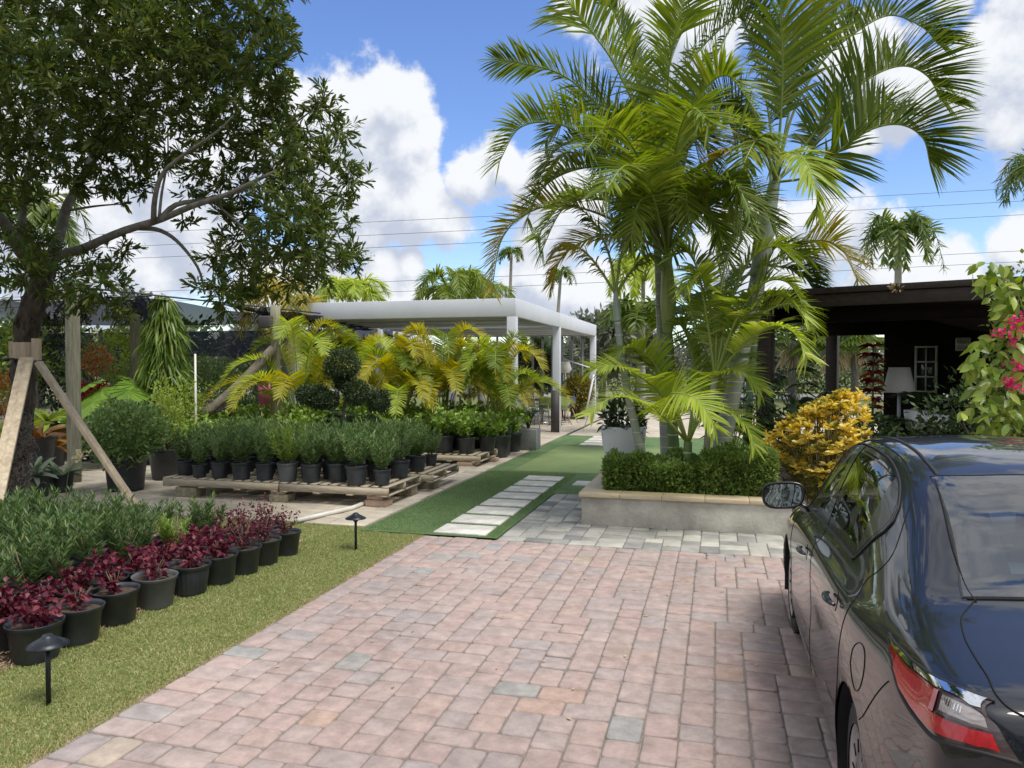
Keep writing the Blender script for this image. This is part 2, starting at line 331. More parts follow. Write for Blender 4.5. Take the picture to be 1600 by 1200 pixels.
def trunk_mat(name, c1, c2, ring, step):
    m = mat(name, c1, c2, rough=.5, scale=5, bump=.15, bscale=30); t = m.node_tree; b = t.nodes['Principled BSDF']
    co = N(t, 'ShaderNodeTexCoord'); sx = N(t, 'ShaderNodeSeparateXYZ'); t.links.new(co.outputs['Object'], sx.inputs[0])
    n = N(t, 'ShaderNodeTexNoise', i_Scale=3.0); t.links.new(co.outputs['Object'], n.inputs['Vector'])
    a = N(t, 'ShaderNodeMath', operation='MULTIPLY_ADD', i_1=.05); t.links.new(n.outputs['Fac'], a.inputs[0]); t.links.new(sx.outputs['Z'], a.inputs[2])
    d = N(t, 'ShaderNodeMath', operation='DIVIDE', i_1=step); t.links.new(a.outputs[0], d.inputs[0])
    f = N(t, 'ShaderNodeMath', operation='FRACT'); t.links.new(d.outputs[0], f.inputs[0])
    r = N(t, 'ShaderNodeMapRange'); r.inputs[1].default_value = .10; r.inputs[2].default_value = .05; t.links.new(f.outputs[0], r.inputs[0])
    x = N(t, 'ShaderNodeMix', data_type='RGBA'); src = b.inputs['Base Color'].links[0].from_socket
    x.inputs[7].default_value = (*ring, 1); t.links.new(src, x.inputs[6]); t.links.new(r.outputs[0], x.inputs[0]); t.links.new(x.outputs[2], b.inputs['Base Color'])
trunk_mat('green_trunk', (.10, .19, .06), (.17, .25, .10), (.66, .66, .56), .17)
trunk_mat('blue_trunk', (.23, .29, .26), (.34, .37, .32), (.55, .55, .48), .15)
mat('crownshaft', (.22, .30, .07), (.34, .40, .14), rough=.4, scale=3, stretch=(6, 6, .6))
mat('crownshaft_pale', (.34, .40, .34), (.27, .33, .28), rough=.45, scale=3, stretch=(6, 6, .6))
mat('stalk', (.26, .33, .07), (.20, .27, .06), rough=.5, scale=6)
mat('stem', (.15, .16, .07), (.22, .18, .11), rough=.8, scale=10)
leafm('tree_leaf', (.05, .085, .022), (.085, .13, .028), (.17, .18, .045), .36, .6, .25)
leafm('palm_leaf', (.11, .18, .025), (.20, .28, .04), (.32, .36, .07), .42)
leafm('palm_leaf_dark', (.065, .12, .022), (.125, .19, .032), (.24, .27, .055), .38)
leafm('palm_leaf_bright', (.26, .37, .045), (.40, .50, .08), (.54, .58, .14), .46)
leafm('palm_leaf_gold', (.25, .28, .04), (.42, .38, .06), (.52, .34, .05), .42)
leafm('areca_leaf', (.28, .32, .035), (.46, .45, .05), (.60, .43, .05), .45)
leafm('podo_leaf', (.055, .115, .04), (.10, .17, .055), (.20, .27, .075), .3, .45)
leafm('podo_blue', (.09, .165, .06), (.16, .25, .085), (.22, .30, .10), .3, .45)
leafm('podo_tip', (.16, .26, .05), (.24, .34, .07), None, .3)
leafm('clusia_leaf', (.15, .27, .05), (.26, .40, .08), (.40, .52, .14), .32, .35, .5)
leafm('red_leaf', (.085, .018, .032), (.15, .026, .045), (.28, .045, .065), .3, .45)
leafm('plum_leaf', (.075, .018, .028), (.14, .03, .045), (.22, .06, .06), .25, .45)
leafm('hedge_leaf', (.11, .19, .045), (.20, .30, .075), (.36, .44, .13), .28, .35, .5)
leafm('bush_leaf', (.11, .20, .065), (.19, .29, .10), (.30, .38, .15), .3, .4)
leafm('lime_leaf', (.22, .32, .05), (.32, .42, .08), None, .35)
leafm('croton_gold', (.60, .50, .05), (.86, .70, .14), (.90, .84, .42), .35, .5, .3)
leafm('croton_green', (.10, .13, .02), (.28, .24, .03), None, .25, .35)
leafm('croton_mix', (.10, .12, .02), (.24, .20, .03), (.35, .26, .04), .25, .35)
leafm('ti_leaf', (.10, .012, .016), (.25, .03, .02), (.42, .10, .04), .3, .35)
leafm('weeping_leaf', (.09, .16, .03), (.17, .25, .045), (.28, .35, .08), .3, .35)
leafm('topiary_leaf', (.03, .055, .022), (.055, .09, .032), (.085, .12, .04), .15, .5)
leafm('far_leaf', (.08, .12, .045), (.13, .17, .07), (.18, .20, .10), .25, .65)
leafm('far_grey', (.13, .155, .11), (.18, .20, .145), (.24, .24, .18), .25, .7)
leafm('vine_leaf', (.13, .22, .03), (.25, .35, .05), (.42, .48, .10), .35, .32, .6)
leafm('boug_leaf', (.09, .15, .035), (.17, .23, .05), (.33, .34, .10), .3, .4)
leafm('pink_bract', (.60, .02, .14), (.80, .05, .24), None, .3, .5)
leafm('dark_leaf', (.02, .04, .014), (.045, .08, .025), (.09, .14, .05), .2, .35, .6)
leafm('grey_leaf', (.16, .22, .14), (.24, .31, .20), None, .25, .5)
leafm('purple_leaf', (.11, .06, .14), (.20, .12, .22), None, .2, .5)
leafm('brom_leaf', (.15, .10, .025), (.32, .13, .03), (.28, .26, .05), .3, .4)
leafm('big_leaf', (.12, .22, .035), (.20, .33, .05), None, .35, .35)
leafm('orchid', (.80, .76, .60), (.75, .68, .42), None, .3, .5)
leafm('coral_flower', (.75, .16, .06), (.80, .38, .20), None, .3, .5)
leafm('dry_leaf', (.42, .32, .18), (.52, .42, .27), None, .2, .7)
leafm('grass_blade', (.19, .27, .075), (.34, .37, .14), (.56, .52, .30), .3, .6)
leafm('turf_blade', (.12, .21, .08), (.20, .29, .12), (.30, .38, .19), .35, .7)
leafm('straw_blade', (.46, .38, .20), (.58, .50, .30), None, .2, .8)
mat('roof_timber', (.028, .018, .015), (.05, .033, .028), rough=.55, scale=3, stretch=(.8, 8, 8), bump=.2, bscale=20)
mat('dark_wall', (.012, .009, .008), (.018, .013, .012), rough=.9, spec=.1, scale=3)
mat('dark_floor', (.03, .026, .024), (.05, .045, .04), rough=.7, scale=3)
mat('lamp_shade', (.62, .60, .56), rough=.7)
mat('cream_frame', (.55, .53, .47), rough=.5)
mat('window_glass', (.03, .04, .04), rough=.04, spec=.9)
mat('wire', (.03, .035, .05), rough=.6)
mat('silver_metal', (.52, .54, .56), rough=.3, metal=.8)
mat('navy_plastic', (.03, .05, .10), rough=.4); mat('teal_plastic', (.03, .13, .20), rough=.4); mat('olive_plastic', (.22, .28, .07), rough=.4)
mat('grey_weave', (.25, .26, .27), (.14, .15, .16), rough=.7, scale=60); mat('leg_wood', (.40, .27, .15), rough=.6)
mat('pink_plastic', (.55, .14, .25), rough=.5)
mat('burlap', (.50, .40, .26), (.36, .28, .18), rough=.95, scale=30)
mat('brick_red', (.35, .12, .07), (.27, .09, .06), rough=.9, scale=10)
mat('far_wall', (.62, .60, .56), rough=.8)
# shade cloth: woven mesh, half open
m_ = mat('shade_cloth', (.014, .017, .028), rough=.9, spec=0); t_ = m_.node_tree
tp_ = N(t_, 'ShaderNodeBsdfTransparent'); ms_ = N(t_, 'ShaderNodeMixShader'); ms_.inputs[0].default_value = .13
t_.links.new(t_.nodes['Principled BSDF'].outputs[0], ms_.inputs[1]); t_.links.new(tp_.outputs[0], ms_.inputs[2]); t_.links.new(ms_.outputs[0], t_.nodes['Material Output'].inputs[0])
# car
mat('car_paint', (.005, .0065, .012), rough=.4, metal=.0, coat=1.0, spec=.25)
mat('car_black', (.012, .012, .013), rough=.25, coat=.3); mat('rubber', (.014, .014, .015), rough=.65); mat('tyre', (.022, .022, .023), (.035, .034, .033), rough=.8, scale=20)
mat('shut_gap', (.002, .002, .002), rough=.9); mat('rim_silver', (.42, .44, .47), rough=.28, metal=.85)
mat('chrome', (.80, .82, .84), rough=.06, metal=1); mat('mirror_glass', (.55, .60, .60), rough=.02, metal=1)
mat('lamp_red', (.50, .010, .018), (.34, .006, .012), rough=.2, coat=1, scale=2, stretch=(60, 60, 3), bump=.1); mat('lamp_deep_red', (.26, .008, .012), rough=.15, coat=1)
mat('lamp_clear', (.38, .35, .35), (.22, .18, .17), rough=.1, coat=1, scale=30, stretch=(1, 1, 4)); mat('lamp_pink', (.62, .25, .28), rough=.1, coat=1); mat('lamp_smoke', (.07, .05, .05), rough=.08, coat=1)
mat('seat_cloth', (.12, .125, .13), rough=.9); mat('headliner', (.7, .7, .68), rough=.9); mat('parcel_shelf', (.55, .57, .57), rough=.9); mat('plate_white', (.7, .7, .7), rough=.5)
def glass(name, tint, mixf):
    m = bpy.data.materials.new(name); m.use_nodes = True; t = m.node_tree; t.nodes.remove(t.nodes['Principled BSDF'])
    gl = N(t, 'ShaderNodeBsdfGlossy'); gl.inputs['Roughness'].default_value = .01
    tr = N(t, 'ShaderNodeBsdfTransparent'); tr.inputs[0].default_value = (*tint, 1)
    fr = N(t, 'ShaderNodeFresnel', i_IOR=1.5); r = N(t, 'ShaderNodeMapRange'); r.inputs[3].default_value = mixf; r.inputs[4].default_value = 1.0
    t.links.new(fr.outputs[0], r.inputs[0]); ms = N(t, 'ShaderNodeMixShader'); t.links.new(r.outputs[0], ms.inputs[0]); t.links.new(tr.outputs[0], ms.inputs[1]); t.links.new(gl.outputs[0], ms.inputs[2])
    t.links.new(ms.outputs[0], t.nodes['Material Output'].inputs[0]); M[name] = m
glass('side_glass', (.34, .42, .38), .16); glass('rear_glass', (.70, .84, .86), .2)
# ---------------------------------------------------------------- the setting
def sheet(name, x0, x1, y0, y1, z, m, nx=2, ny=2, wob=0):
    xs = np.linspace(x0, x1, nx); ys = np.linspace(y0, y1, ny); Y, X = np.meshgrid(ys, xs)
    Z = np.full_like(X, z) + (rs.rand(*X.shape) - .5) * wob
    return setting(MB().grid(np.stack([X, Y, Z], -1)[:, ::-1]).build(name, m))
sheet('ground', -400, 400, -300, 700, -.06, 'earth')
def ashlar(x0, x1, y0, y1, g, hs=(2, 3), ws=(2, 3), force=None):
    nx, ny = int((x1 - x0) / g), int((y1 - y0) / g); occ = np.zeros((ny, nx), bool); out = []
    for j in range(ny):
        i = 0
        while i < nx:
            if occ[j, i]: i += 1; continue
            w = 0
            while i + w < nx and not occ[j, i + w]: w += 1
            ww = rnd.choice(ws)
            if w - ww == 1: ww = 3 if ww == 2 else 2
            if ww > w: ww = w
            hh = rnd.choice(hs)
            if ww == 3 and 3 in hs and 2 in hs: hh = 2
            hh = min(hh, ny - j)
            occ[j:j + hh, i:i + ww] = True; out.append((x0 + (i + ww / 2) * g, y0 + (j + hh / 2) * g, ww * g / 2, hh * g / 2)); i += ww
    return out
def paver_mesh(cells, gap, z, r=.02, edge=.009, dz=.013, jit=.003, tilt=.002):
    mb = MB(); A = np.array(cells); n = len(A)
    ang = np.array([0, 45, 90, 90, 135, 180, 180, 225, 270, 270, 315, 360]) * np.pi / 180
    cx = np.array([1, 1, 1, -1, -1, -1, -1, -1, -1, 1, 1, 1]); cy = np.array([1, 1, 1, 1, 1, 1, -1, -1, -1, -1, -1, -1])
    def ring(ins, zz):
        hx = (A[:, 2] - gap / 2 - ins)[:, None]; hy = (A[:, 3] - gap / 2 - ins)[:, None]
        x = cx * (hx - r) + r * np.cos(ang); y = cy * (hy - r) + r * np.sin(ang)
        rot = ROT[:, None]
        xx = x * np.cos(rot) - y * np.sin(rot); yy = x * np.sin(rot) + y * np.cos(rot)
        return np.stack([xx + A[:, :1] + OX[:, None], yy + A[:, 1:2] + OY[:, None], zz + OZ[:, None] + TX[:, None] * x * 8 + TY[:, None] * y * 8], -1)
    ROT = rs.normal(size=n) * .006; OX = rs.normal(size=n) * jit * .5; OY = rs.normal(size=n) * jit * .5; OZ = rs.normal(size=n) * jit * .4; TX = rs.normal(size=n) * tilt; TY = rs.normal(size=n) * tilt
    V = np.stack([ring(0, z - dz), ring(0, z - edge * .6), ring(edge, z)], 1)      # n,3,12,3
    o = np.arange(n) * 36; fs = []
    for k in range(2):
        for a in range(12):
            b = (a + 1) % 12; fs.append(np.stack([o + k * 12 + a, o + k * 12 + b, o + (k + 1) * 12 + b, o + (k + 1) * 12 + a], -1))
    fs.append(o[:, None] + 24 + np.arange(12)[None]); mb.add(V.reshape(-1, 3), fs); return mb
# driveway
XL, YB = -3.06, 7.62
gR = .0875
setting(paver_mesh(ashlar(XL, XL + gR * 92, YB - gR * 160, YB, gR), .007, 0).build('driveway', 'red_paver'))
sheet('driveway_joint', XL - .02, XL + gR * 92, YB - gR * 160, YB + .01, -.009, 'joint_sand')
setting(paver_mesh(ashlar(-2.24, 3.2, YB + .01, 10.7, .095, (2, 3), (2, 3)) , .007, .002, r=.01).build('paved_apron', 'grey_paver'))
sheet('paved_apron_joint', -2.25, 3.2, YB + .012, 10.7, -.007, 'joint_sand')
setting(paver_mesh(ashlar(-14, -3.87, 7.9, 30, .16, (1, 2), (2, 3)), .006, 0, r=.01).build('nursery_paving', 'beige_paver'))
sheet('nursery_paving_joint', -14.1, -3.86, 7.85, 30, -.009, 'joint_sand')
sheet('terrace_paving', -3.8, 12, 19.6, 30, -.006, 'beige_paver')
# synthetic turf strip, widening behind the planter
setting(MB().add([(-3.86, 7.66, .004), (-2.25, 7.66, .004), (-2.25, 10.6, .004), (-3.86, 10.6, .004), (1.0, 10.6, .004), (1.0, 19.6, .004), (-3.86, 19.6, .004)], [[0, 1, 2, 3], [3, 2, 5, 6], ] + [[2, 4, 5]]).build('synthetic_turf', 'turf'))
setting(MB().add([(-3.45, 12.7, .008), (-.7, 12.7, .008), (-.7, 16.9, .008), (-3.45, 16.9, .008)], [[0, 1, 2, 3]]).build('putting_green', 'putting_turf'))
sheet('turf_border', 1.0, 2.0, 10.75, 19.6, -.01, 'mulch')
# lawn and bed
sheet('lawn', -4.2, XL - .015, -2, 7.88, -.012, 'lawn_soil'); sheet('lawn_edge', -9, -4.18, 6.95, 7.88, -.013, 'lawn_soil')
bedn = 60; xs = np.linspace(-13, -4.16, 90); ys = np.linspace(-2, 7.0, 90); Yg, Xg = np.meshgrid(ys, xs)
setting(MB().grid(np.stack([Xg, Yg, -.008 + .02 * rs.rand(*Xg.shape)], -1)[:, ::-1]).build('planting_bed', 'mulch'))
def blades(name, n, box, L, W, m, edge=None):
    x = rs.uniform(box[0], box[1], n); y = rs.uniform(box[2], box[3], n)
    if edge: k = edge(x, y); x, y = x[k], y[k]; n = len(x)
    cl = .5 + .5 * np.sin(x * 9 + np.sin(y * 5) * 2) * np.sin(y * 7 + x * 3)
    B = np.stack([x, y, np.full(n, -.014)], -1); D = rs.normal(size=(n, 3)) * .62 + [0, 0, 1]
    mb = MB(); mb.leaves(B, D, L * (.5 + .8 * rs.rand(n)) * (.8 + .4 * cl), W * (.7 + .6 * rs.rand(n)), Nrm=rs.normal(size=(n, 3)), st=((0, 1), (.55, .8), (1, .1)), droop=.35)
    return setting(mb.build(name, m), 'stuff')
lawn_ok = lambda x, y: (x < XL - .01 - .05 * np.abs(np.sin(y * 5) * np.sin(y * 13)) + .035 * rs.rand(len(y))) & ((y > 7.0) | (x > -4.2))
blades('grass', 150000, (-4.2, XL + .02, 2.2, 7.87), .034, .0045, 'grass_blade', lawn_ok)
_pat = lambda x, y: lawn_ok(x, y) & ((np.sin(x * 5.1 + 1.3 * np.sin(y * 2.3)) * np.sin(y * 3.7 + 2 * np.sin(x * 4)) + .35 * np.sin(x * 17) * np.sin(y * 13) + .5 * rs.normal(size=len(x))) > .55)
blades('straw', 60000, (-4.2, XL + .02, 2.2, 7.87), .027, .0042, 'straw_blade', _pat)
blades('dead_grass', 12000, (XL - .10, XL + .01, 2.2, 7.75), .02, .004, 'dry_leaf')
blades('grass', 14000, (-5.6, -4.1, 6.9, 7.87), .034, .005, 'grass_blade')
blades('straw', 5000, (-4.26, -4.14, 2.4, 7.0), .06, .004, 'straw_blade')
blades('straw', 3500, (XL - .05, XL + .01, 2.4, 7.6), .022, .004, 'straw_blade')
nb = 9000; xb = rs.uniform(-6.2, -4.2, nb); yb = rs.uniform(2.5, 7, nb)
mb = MB(); mb.leaves(np.stack([xb, yb, .006 + .014 * rs.rand(nb)], -1), rs.normal(size=(nb, 3)) * [1, 1, .15], .035, .009, st=((0, 1), (1, .6)), droop=0); setting(mb.build('mulch_chips', 'dry_leaf'), 'stuff')
nf = 70; mb = MB(); xf = rs.uniform(-3, .5, nf); yf = rs.uniform(2.2, 12, nf); mb.leaves(np.stack([xf, yf, np.full(nf, .012)], -1), rs.normal(size=(nf, 3)) * [1, 1, .12], rs.uniform(.02, .05, nf), .018, Nrm=np.tile([0, 0, 1.], (nf, 1)) + rs.normal(size=(nf, 3)) * .25, droop=0, fold=.1); setting(mb.build('leaf_litter', 'dry_leaf'), 'stuff')
mb = MB(); kw = 420; cx_w = rs.uniform(-3.0, .6, 26); cy_w = rs.uniform(2.6, 9.5, 26); iw = rs.randint(0, 26, kw); mb.leaves(np.stack([cx_w[iw] + rs.normal(size=kw) * .03, cy_w[iw] + rs.normal(size=kw) * .008, np.full(kw, -.006)], -1), rs.normal(size=(kw, 3)) * .8 + [0, 0, .8], .016, .007, droop=.2); setting(mb.build('joint_weeds', 'hedge_leaf'), 'stuff')
# stepping stones
steps = [(-2.7, 7.95 + k * .565, .6, .445) for k in range(8)] + [(-1.75, 11.55, .75, .43)] + [(-2.55 + .0 * k, 17.35 + k * .6, 1.0, .46) for k in range(4)]
wh = ['nearest the driveway', 'second from the driveway', 'third from the driveway', 'fourth from the driveway', 'fifth from the driveway', 'sixth from the driveway', 'seventh from the driveway', 'farthest of the first run', 'alone beside the planter corner',
      'nearest of the far run by the pergola', 'second of the far run by the pergola', 'third of the far run by the pergola', 'last of the far run by the pergola']
for k, (x, y, w, l) in enumerate(steps):
    tag(MB().box((x, y, .007), (w, l, .03)).build('stepping_stone', 'pale_stone', bevel=.004), f'pale rectangular stepping stone in the green turf, {wh[k]}', 'stepping stone', 'stepping stones in the synthetic turf')
n = 70000; x = rs.uniform(-3.84, -2.27, n); y = rs.uniform(7.7, 12.6, n); k = ~((x > -3.01) & (x < -2.39) & (((y - 7.95 + .2225) % .565) < .445) & (y < 12.13)); x, y = x[k], y[k]; n = len(x)
mb = MB(); mb.leaves(np.stack([x, y, np.full(n, .002)], -1), rs.normal(size=(n, 3)) * .5 + [0, 0, 1], .017, .004, Nrm=rs.normal(size=(n, 3)), st=((0, 1), (1, .6)), droop=.2); setting(mb.build('turf_pile', 'turf_blade'), 'stuff')
# far ground: verge, road, verge
sheet('far_verge', -120, 120, 30.2, 44, -.03, 'far_grass'); sheet('road', -150, 150, 44, 52, -.02, 'asphalt'); sheet('far_field', -250, 250, 52.2, 300, -.025, 'far_grass')
sheet('kerb', -150, 150, 43.6, 43.98, .08, 'pale_stone')
# ---------------------------------------------------------------- raised planter
pl = thing('raised_planter', 'long grey concrete planter wall topped with tan stone coping', 'planter', (-.0, 9.5, 0))
PX0, PX1, PY0, PY1 = -1.5, .80, 8.6, 10.4
w = MB()
for (a, b, c, d) in ((PX0, PX1, PY0, PY0 + .16), (PX0, PX0 + .16, PY0 + .163, PY1 - .163), (PX0, PX1, PY1 - .16, PY1), (PX1 - .16, PX1, PY0 + .163, PY1 - .163)): w.box(((a + b) / 2, (c + d) / 2, .165), (b - a, d - c, .33))
w.build('wall', 'concrete', pl, bevel=.005)
cp = MB(); n_ = 5; L_ = (PX1 - PX0 + .06) / n_
for k in range(n_):
    for yy in (PY0 + .1, PY1 - .1): cp.box((PX0 - .03 + L_ * (k + .5), yy, .3555), (L_ - .003, .27, .05))
for k in range(3):
    for xx in (PX0 + .105, PX1 - .105): cp.box((xx, PY0 + .238 + (PY1 - PY0 - .476) / 3 * (k + .5), .3555), (.27, (PY1 - PY0 - .476) / 3 - .003, .05))
cp.build('coping', 'travertine', pl, bevel=.006)
MB().box(((PX0 + PX1) / 2, (PY0 + PY1) / 2, .15), (PX1 - PX0 - .33, PY1 - PY0 - .33, .28)).build('soil', 'potting_soil', pl)
# ---------------------------------------------------------------- planting in the raised planter
def px_curve(pts, d0):
    return [P(p[0], p[1], d0 + (p[2] if len(p) > 2 else 0)) for p in pts]
def palm(name, label, cat, d0, trunk, tr, tmat, shaft=None, sr=None, smat='crownshaft', fronds=(), L=.6, lift=.6, droop=.2, m='palm_leaf', W=.04, group=None, nl=46, fwd=.75, base_z=None, extra=None):
    C = curve(px_curve(trunk, d0), 26)
    if base_z is not None: C[:, 2] += (base_z - C[0, 2]) * np.linspace(1, 0, 26) ** 2
    b = thing(name, label, cat, tuple(C[0]), group)
    MB().tube(C, np.interp(np.linspace(0, 1, 26), np.linspace(0, 1, len(tr)), tr), n=14).build('trunk', tmat, b, smooth=True)
    if shaft:
        S = curve(px_curve(shaft, d0), 16)
        MB().tube(S, np.interp(np.linspace(0, 1, 16), np.linspace(0, 1, len(sr)), sr), n=14).build('crownshaft', smat, b, smooth=True)
    for f in fronds:
        o = dict(L=L, lift=lift, droop=droop, W=W, nl=nl, fwd=fwd); mm = m; pts = f
        if isinstance(f, dict):
            f = dict(f); pts = f.pop('p'); mm = f.pop('m', m); o.update(f)
        o['nl'] = int(o['nl'] * 1.95); o['W'] *= .66; o['L'] *= 1.15; o['fwd'] *= .85
        mb = MB(); mb.cur = 0; frond(mb, px_curve(pts, d0), **o)
        # first faces are the rachis
        mb.mi[0][:] = 1
        mb.build('frond', [mm, 'stalk'], b)
    if extra:                                    # further fronds all round the crown
        (ex, ey, ed), ne, el_, seed = extra; r = random.Random(seed); o = np.array(P(ex, ey, d0 + ed))
        for k in range(ne):
            a = 6.283 * k / ne + r.uniform(-.3, .3); e = r.uniform(.45, 1.25); q = el_ * r.uniform(.8, 1.1); ca, sa = math.cos(a), math.sin(a); c, s = math.cos(e), math.sin(e)
            pts = [o, o + [q * .3 * c * ca, q * .3 * c * sa, q * .33 * s], o + [q * .6 * c * ca, q * .6 * c * sa, q * .5 * s], o + [q * .85 * c * ca + .05 * ca, q * .85 * c * sa + .05 * sa, q * (.5 * s - .08)], o + [q * c * ca + .1 * ca, q * c * sa + .1 * sa, q * (.42 * s - .3)]]
            mb = MB(); frond(mb, pts, nl=int(nl * 1.8), L=L * 1.0, W=W * .62, lift=lift * .8, droop=droop, fwd=fwd * .85); mb.mi[0][:] = 1
            mb.build('frond', [r.choice([m, m, 'palm_leaf', 'palm_leaf_dark', 'palm_leaf_gold' if r.random() < .3 else 'palm_leaf']), 'stalk'], b)
    return b
CA = (1046, 400)
palm('manila_palm', 'tall palm in the planter with a ringed green trunk and swollen green crownshaft', 'palm tree', 9.7,
     [(1058, 745), (1050, 650), (1046, 560), (1043, 522)], [.075, .07, .067, .065], 'green_trunk',
     [(1043, 524), (1044, 500), (1044, 470), (1043, 430), (1042, 390)], [.055, .085, .105, .08, .045], base_z=.3, extra=((1043, 395, 0), 11, 1.9, 5),
     fronds=[
      dict(p=[(1043, 400), (985, 280, -.1), (930, 222, -.3), (868, 193, -.4), (812, 200, -.5), (779, 255, -.6)], L=.66, lift=.9),
      dict(p=[(1043, 400), (1000, 250, .2), (940, 170, .3), (880, 118, .3), (820, 100, .3), (768, 92, .2)], L=.6, lift=.35, m='palm_leaf_dark'),
      dict(p=[(1043, 400), (1010, 220, -.2), (965, 110, -.4), (925, 50, -.5), (890, 5, -.5), (862, -40, -.5)], L=.68, lift=.7),
      dict(p=[(1043, 400), (1042, 220, -.4), (1045, 110, -.7), (1062, 30, -.9), (1080, -60, -1)], L=.68, lift=.5),
      dict(p=[(1043, 400), (1060, 250, -.4), (1095, 150, -.8), (1135, 118, -1.1), (1172, 160, -1.3)], L=.6, lift=.9),
      dict(p=[(1043, 400), (1075, 230, .3), (1110, 110, .5), (1150, 30, .6), (1190, -20, .6)], L=.64, lift=.5, m='palm_leaf_dark'),
      dict(p=[(1043, 400), (1000, 330, -.3), (940, 300, -.7), (880, 318, -.9), (836, 375, -1.1)], L=.5, lift=.5, m='palm_leaf'),
      dict(p=[(1043, 400), (960, 345, .1), (890, 322, .2), (830, 330, .2), (785, 372, .2), (768, 455, .1)], L=.52, lift=.6, m='palm_leaf_gold', droop=.15),
      dict(p=[(1043, 400), (990, 370, .4), (930, 370, .7), (880, 400, .9), (860, 450, 1)], L=.42, lift=.35, m='palm_leaf_gold'),
      dict(p=[(1043, 400), (1020, 300, -.6), (985, 225, -1.2), (950, 200, -1.6), (915, 235, -2.0)], L=.55, lift=.6),
      dict(p=[(1043, 400), (1075, 330, -.5), (1115, 285, -1), (1150, 290, -1.3), (1175, 340, -1.5)], L=.5, lift=.5, m='palm_leaf_dark'),
      dict(p=[(1043, 400), (1000, 310, .6), (930, 250, 1), (880, 240, 1.3), (850, 275, 1.5)], L=.55, lift=.3, m='palm_leaf_dark'),
      dict(p=[(1043, 400), (1030, 280, .6), (1010, 180, 1), (990, 100, 1.3), (985, 40, 1.4)], L=.6, lift=.4, m='palm_leaf_dark'),
      dict(p=[(1043, 400), (1050, 300, -.8), (1060, 215, -1.3), (1080, 170, -1.7), (1110, 190, -2)], L=.6, lift=.5),
      dict(p=[(1043, 400), (1025, 320, -.8), (1005, 270, -1.3), (975, 260, -1.8), (945, 300, -2.1)], L=.55, lift=.4),
      dict(p=[(1043, 400), (1055, 280, .9), (1085, 200, 1.5), (1130, 170, 1.9), (1170, 195, 2.1)], L=.6, lift=.4, m='palm_leaf_dark'),
     ])
palm('manila_palm', 'slender palm behind the ringed green trunk, with a smooth blue grey trunk', 'palm tree', 10.3,
     [(1040, 745), (1036, 640), (1032, 520), (1028, 400), (1024, 350)], [.06, .056, .054, .052, .05], 'blue_trunk',
     [(1024, 352), (1022, 320), (1020, 280)], [.065, .06, .04], 'crownshaft_pale', base_z=.3, m='palm_leaf_dark', extra=((1020, 285, 0), 9, 1.9, 8),
     fronds=[[(1020, 285), (985, 200), (940, 165, .3), (890, 175, .5), (850, 225, .5)],
      dict(p=[(1020, 285), (960, 262, -.3), (900, 265, -.5), (850, 292, -.7), (822, 345, -.8)], m='palm_leaf', L=.5),
      [(1020, 285), (1030, 180, .5), (1050, 90, .8), (1080, 20, 1)],
      [(1020, 285), (1060, 200, .3), (1110, 170, .5), (1150, 200, .6), (1170, 260, .6)],
      [(1020, 285), (1000, 150, -.4), (975, 60, -.6), (950, 0, -.7)],
      dict(p=[(1020, 285), (1060, 280, -.5), (1100, 310, -1), (1125, 370, -1.2)], m='palm_leaf', L=.5),
      [(1020, 285), (1060, 130, .2), (1120, 50, .3), (1175, 20, .3), (1215, 50, .3)]], L=.58, lift=.6)
palm('manila_palm', 'tallest palm in the planter, its thick pale trunk leaning right under upswept arching fronds', 'palm tree', 10.2,
     [(1118, 745), (1135, 660), (1152, 580), (1172, 490), (1184, 430)], [.13, .12, .108, .1, .095], 'blue_trunk',
     [(1184, 432), (1192, 390), (1202, 330), (1212, 275)], [.115, .12, .10, .07], 'crownshaft_pale', base_z=.3,
     L=.92, lift=1.25, nl=58, W=.05, m='palm_leaf_dark', fwd=.95,
     fronds=[
      dict(p=[(1212, 285), (1238, 180, .1), (1282, 100, .1), (1335, 52, .1), (1390, 24, .1), (1440, 42, .1), (1466, 70, .1)]),
      dict(p=[(1212, 285), (1262, 222, -.2), (1310, 165, -.3), (1362, 120, -.4), (1412, 103, -.4), (1450, 120, -.4), (1470, 158, -.4)]),
      dict(p=[(1212, 285), (1265, 275, -.4), (1312, 235, -.6), (1362, 202, -.7), (1408, 195, -.7), (1442, 216, -.7), (1453, 256, -.7)]),
      dict(p=[(1212, 285), (1222, 150, -.2), (1222, 60, -.4), (1216, -30, -.6), (1200, -110, -.6)], lift=.5, L=1.0, m='palm_leaf'),
      dict(p=[(1212, 285), (1200, 170, .3), (1180, 80, .5), (1150, 10, .6), (1110, -40, .7)], lift=.7),
      dict(p=[(1212, 285), (1180, 220, .4), (1140, 170, .8), (1090, 160, 1.1), (1050, 190, 1.4)], lift=.8, L=.7),
      dict(p=[(1212, 285), (1240, 150, .6), (1280, 60, .9), (1330, -10, 1.1), (1390, -50, 1.2)], lift=.8),
      dict(p=[(1212, 285), (1195, 238, -.5), (1160, 226, -.9), (1118, 250, -1.1), (1095, 300, -1.3)], lift=.7, L=.42, m='palm_leaf_gold', nl=40, droop=.4),
      dict(p=[(1212, 285), (1230, 240, -.6), (1258, 252, -1.0), (1275, 300, -1.2), (1276, 335, -1.3)], lift=.4, L=.42, m='palm_leaf_bright', nl=40, droop=.4),
      dict(p=[(1212, 285), (1205, 225, -.8), (1185, 215, -1.2), (1160, 262, -1.5), (1150, 310, -1.6)], lift=.4, L=.4, m='palm_leaf', nl=40, droop=.4),
      dict(p=[(1212, 285), (1262, 240, .4), (1310, 190, .8), (1365, 165, 1.1), (1415, 180, 1.3)], lift=1.0, L=.7)])
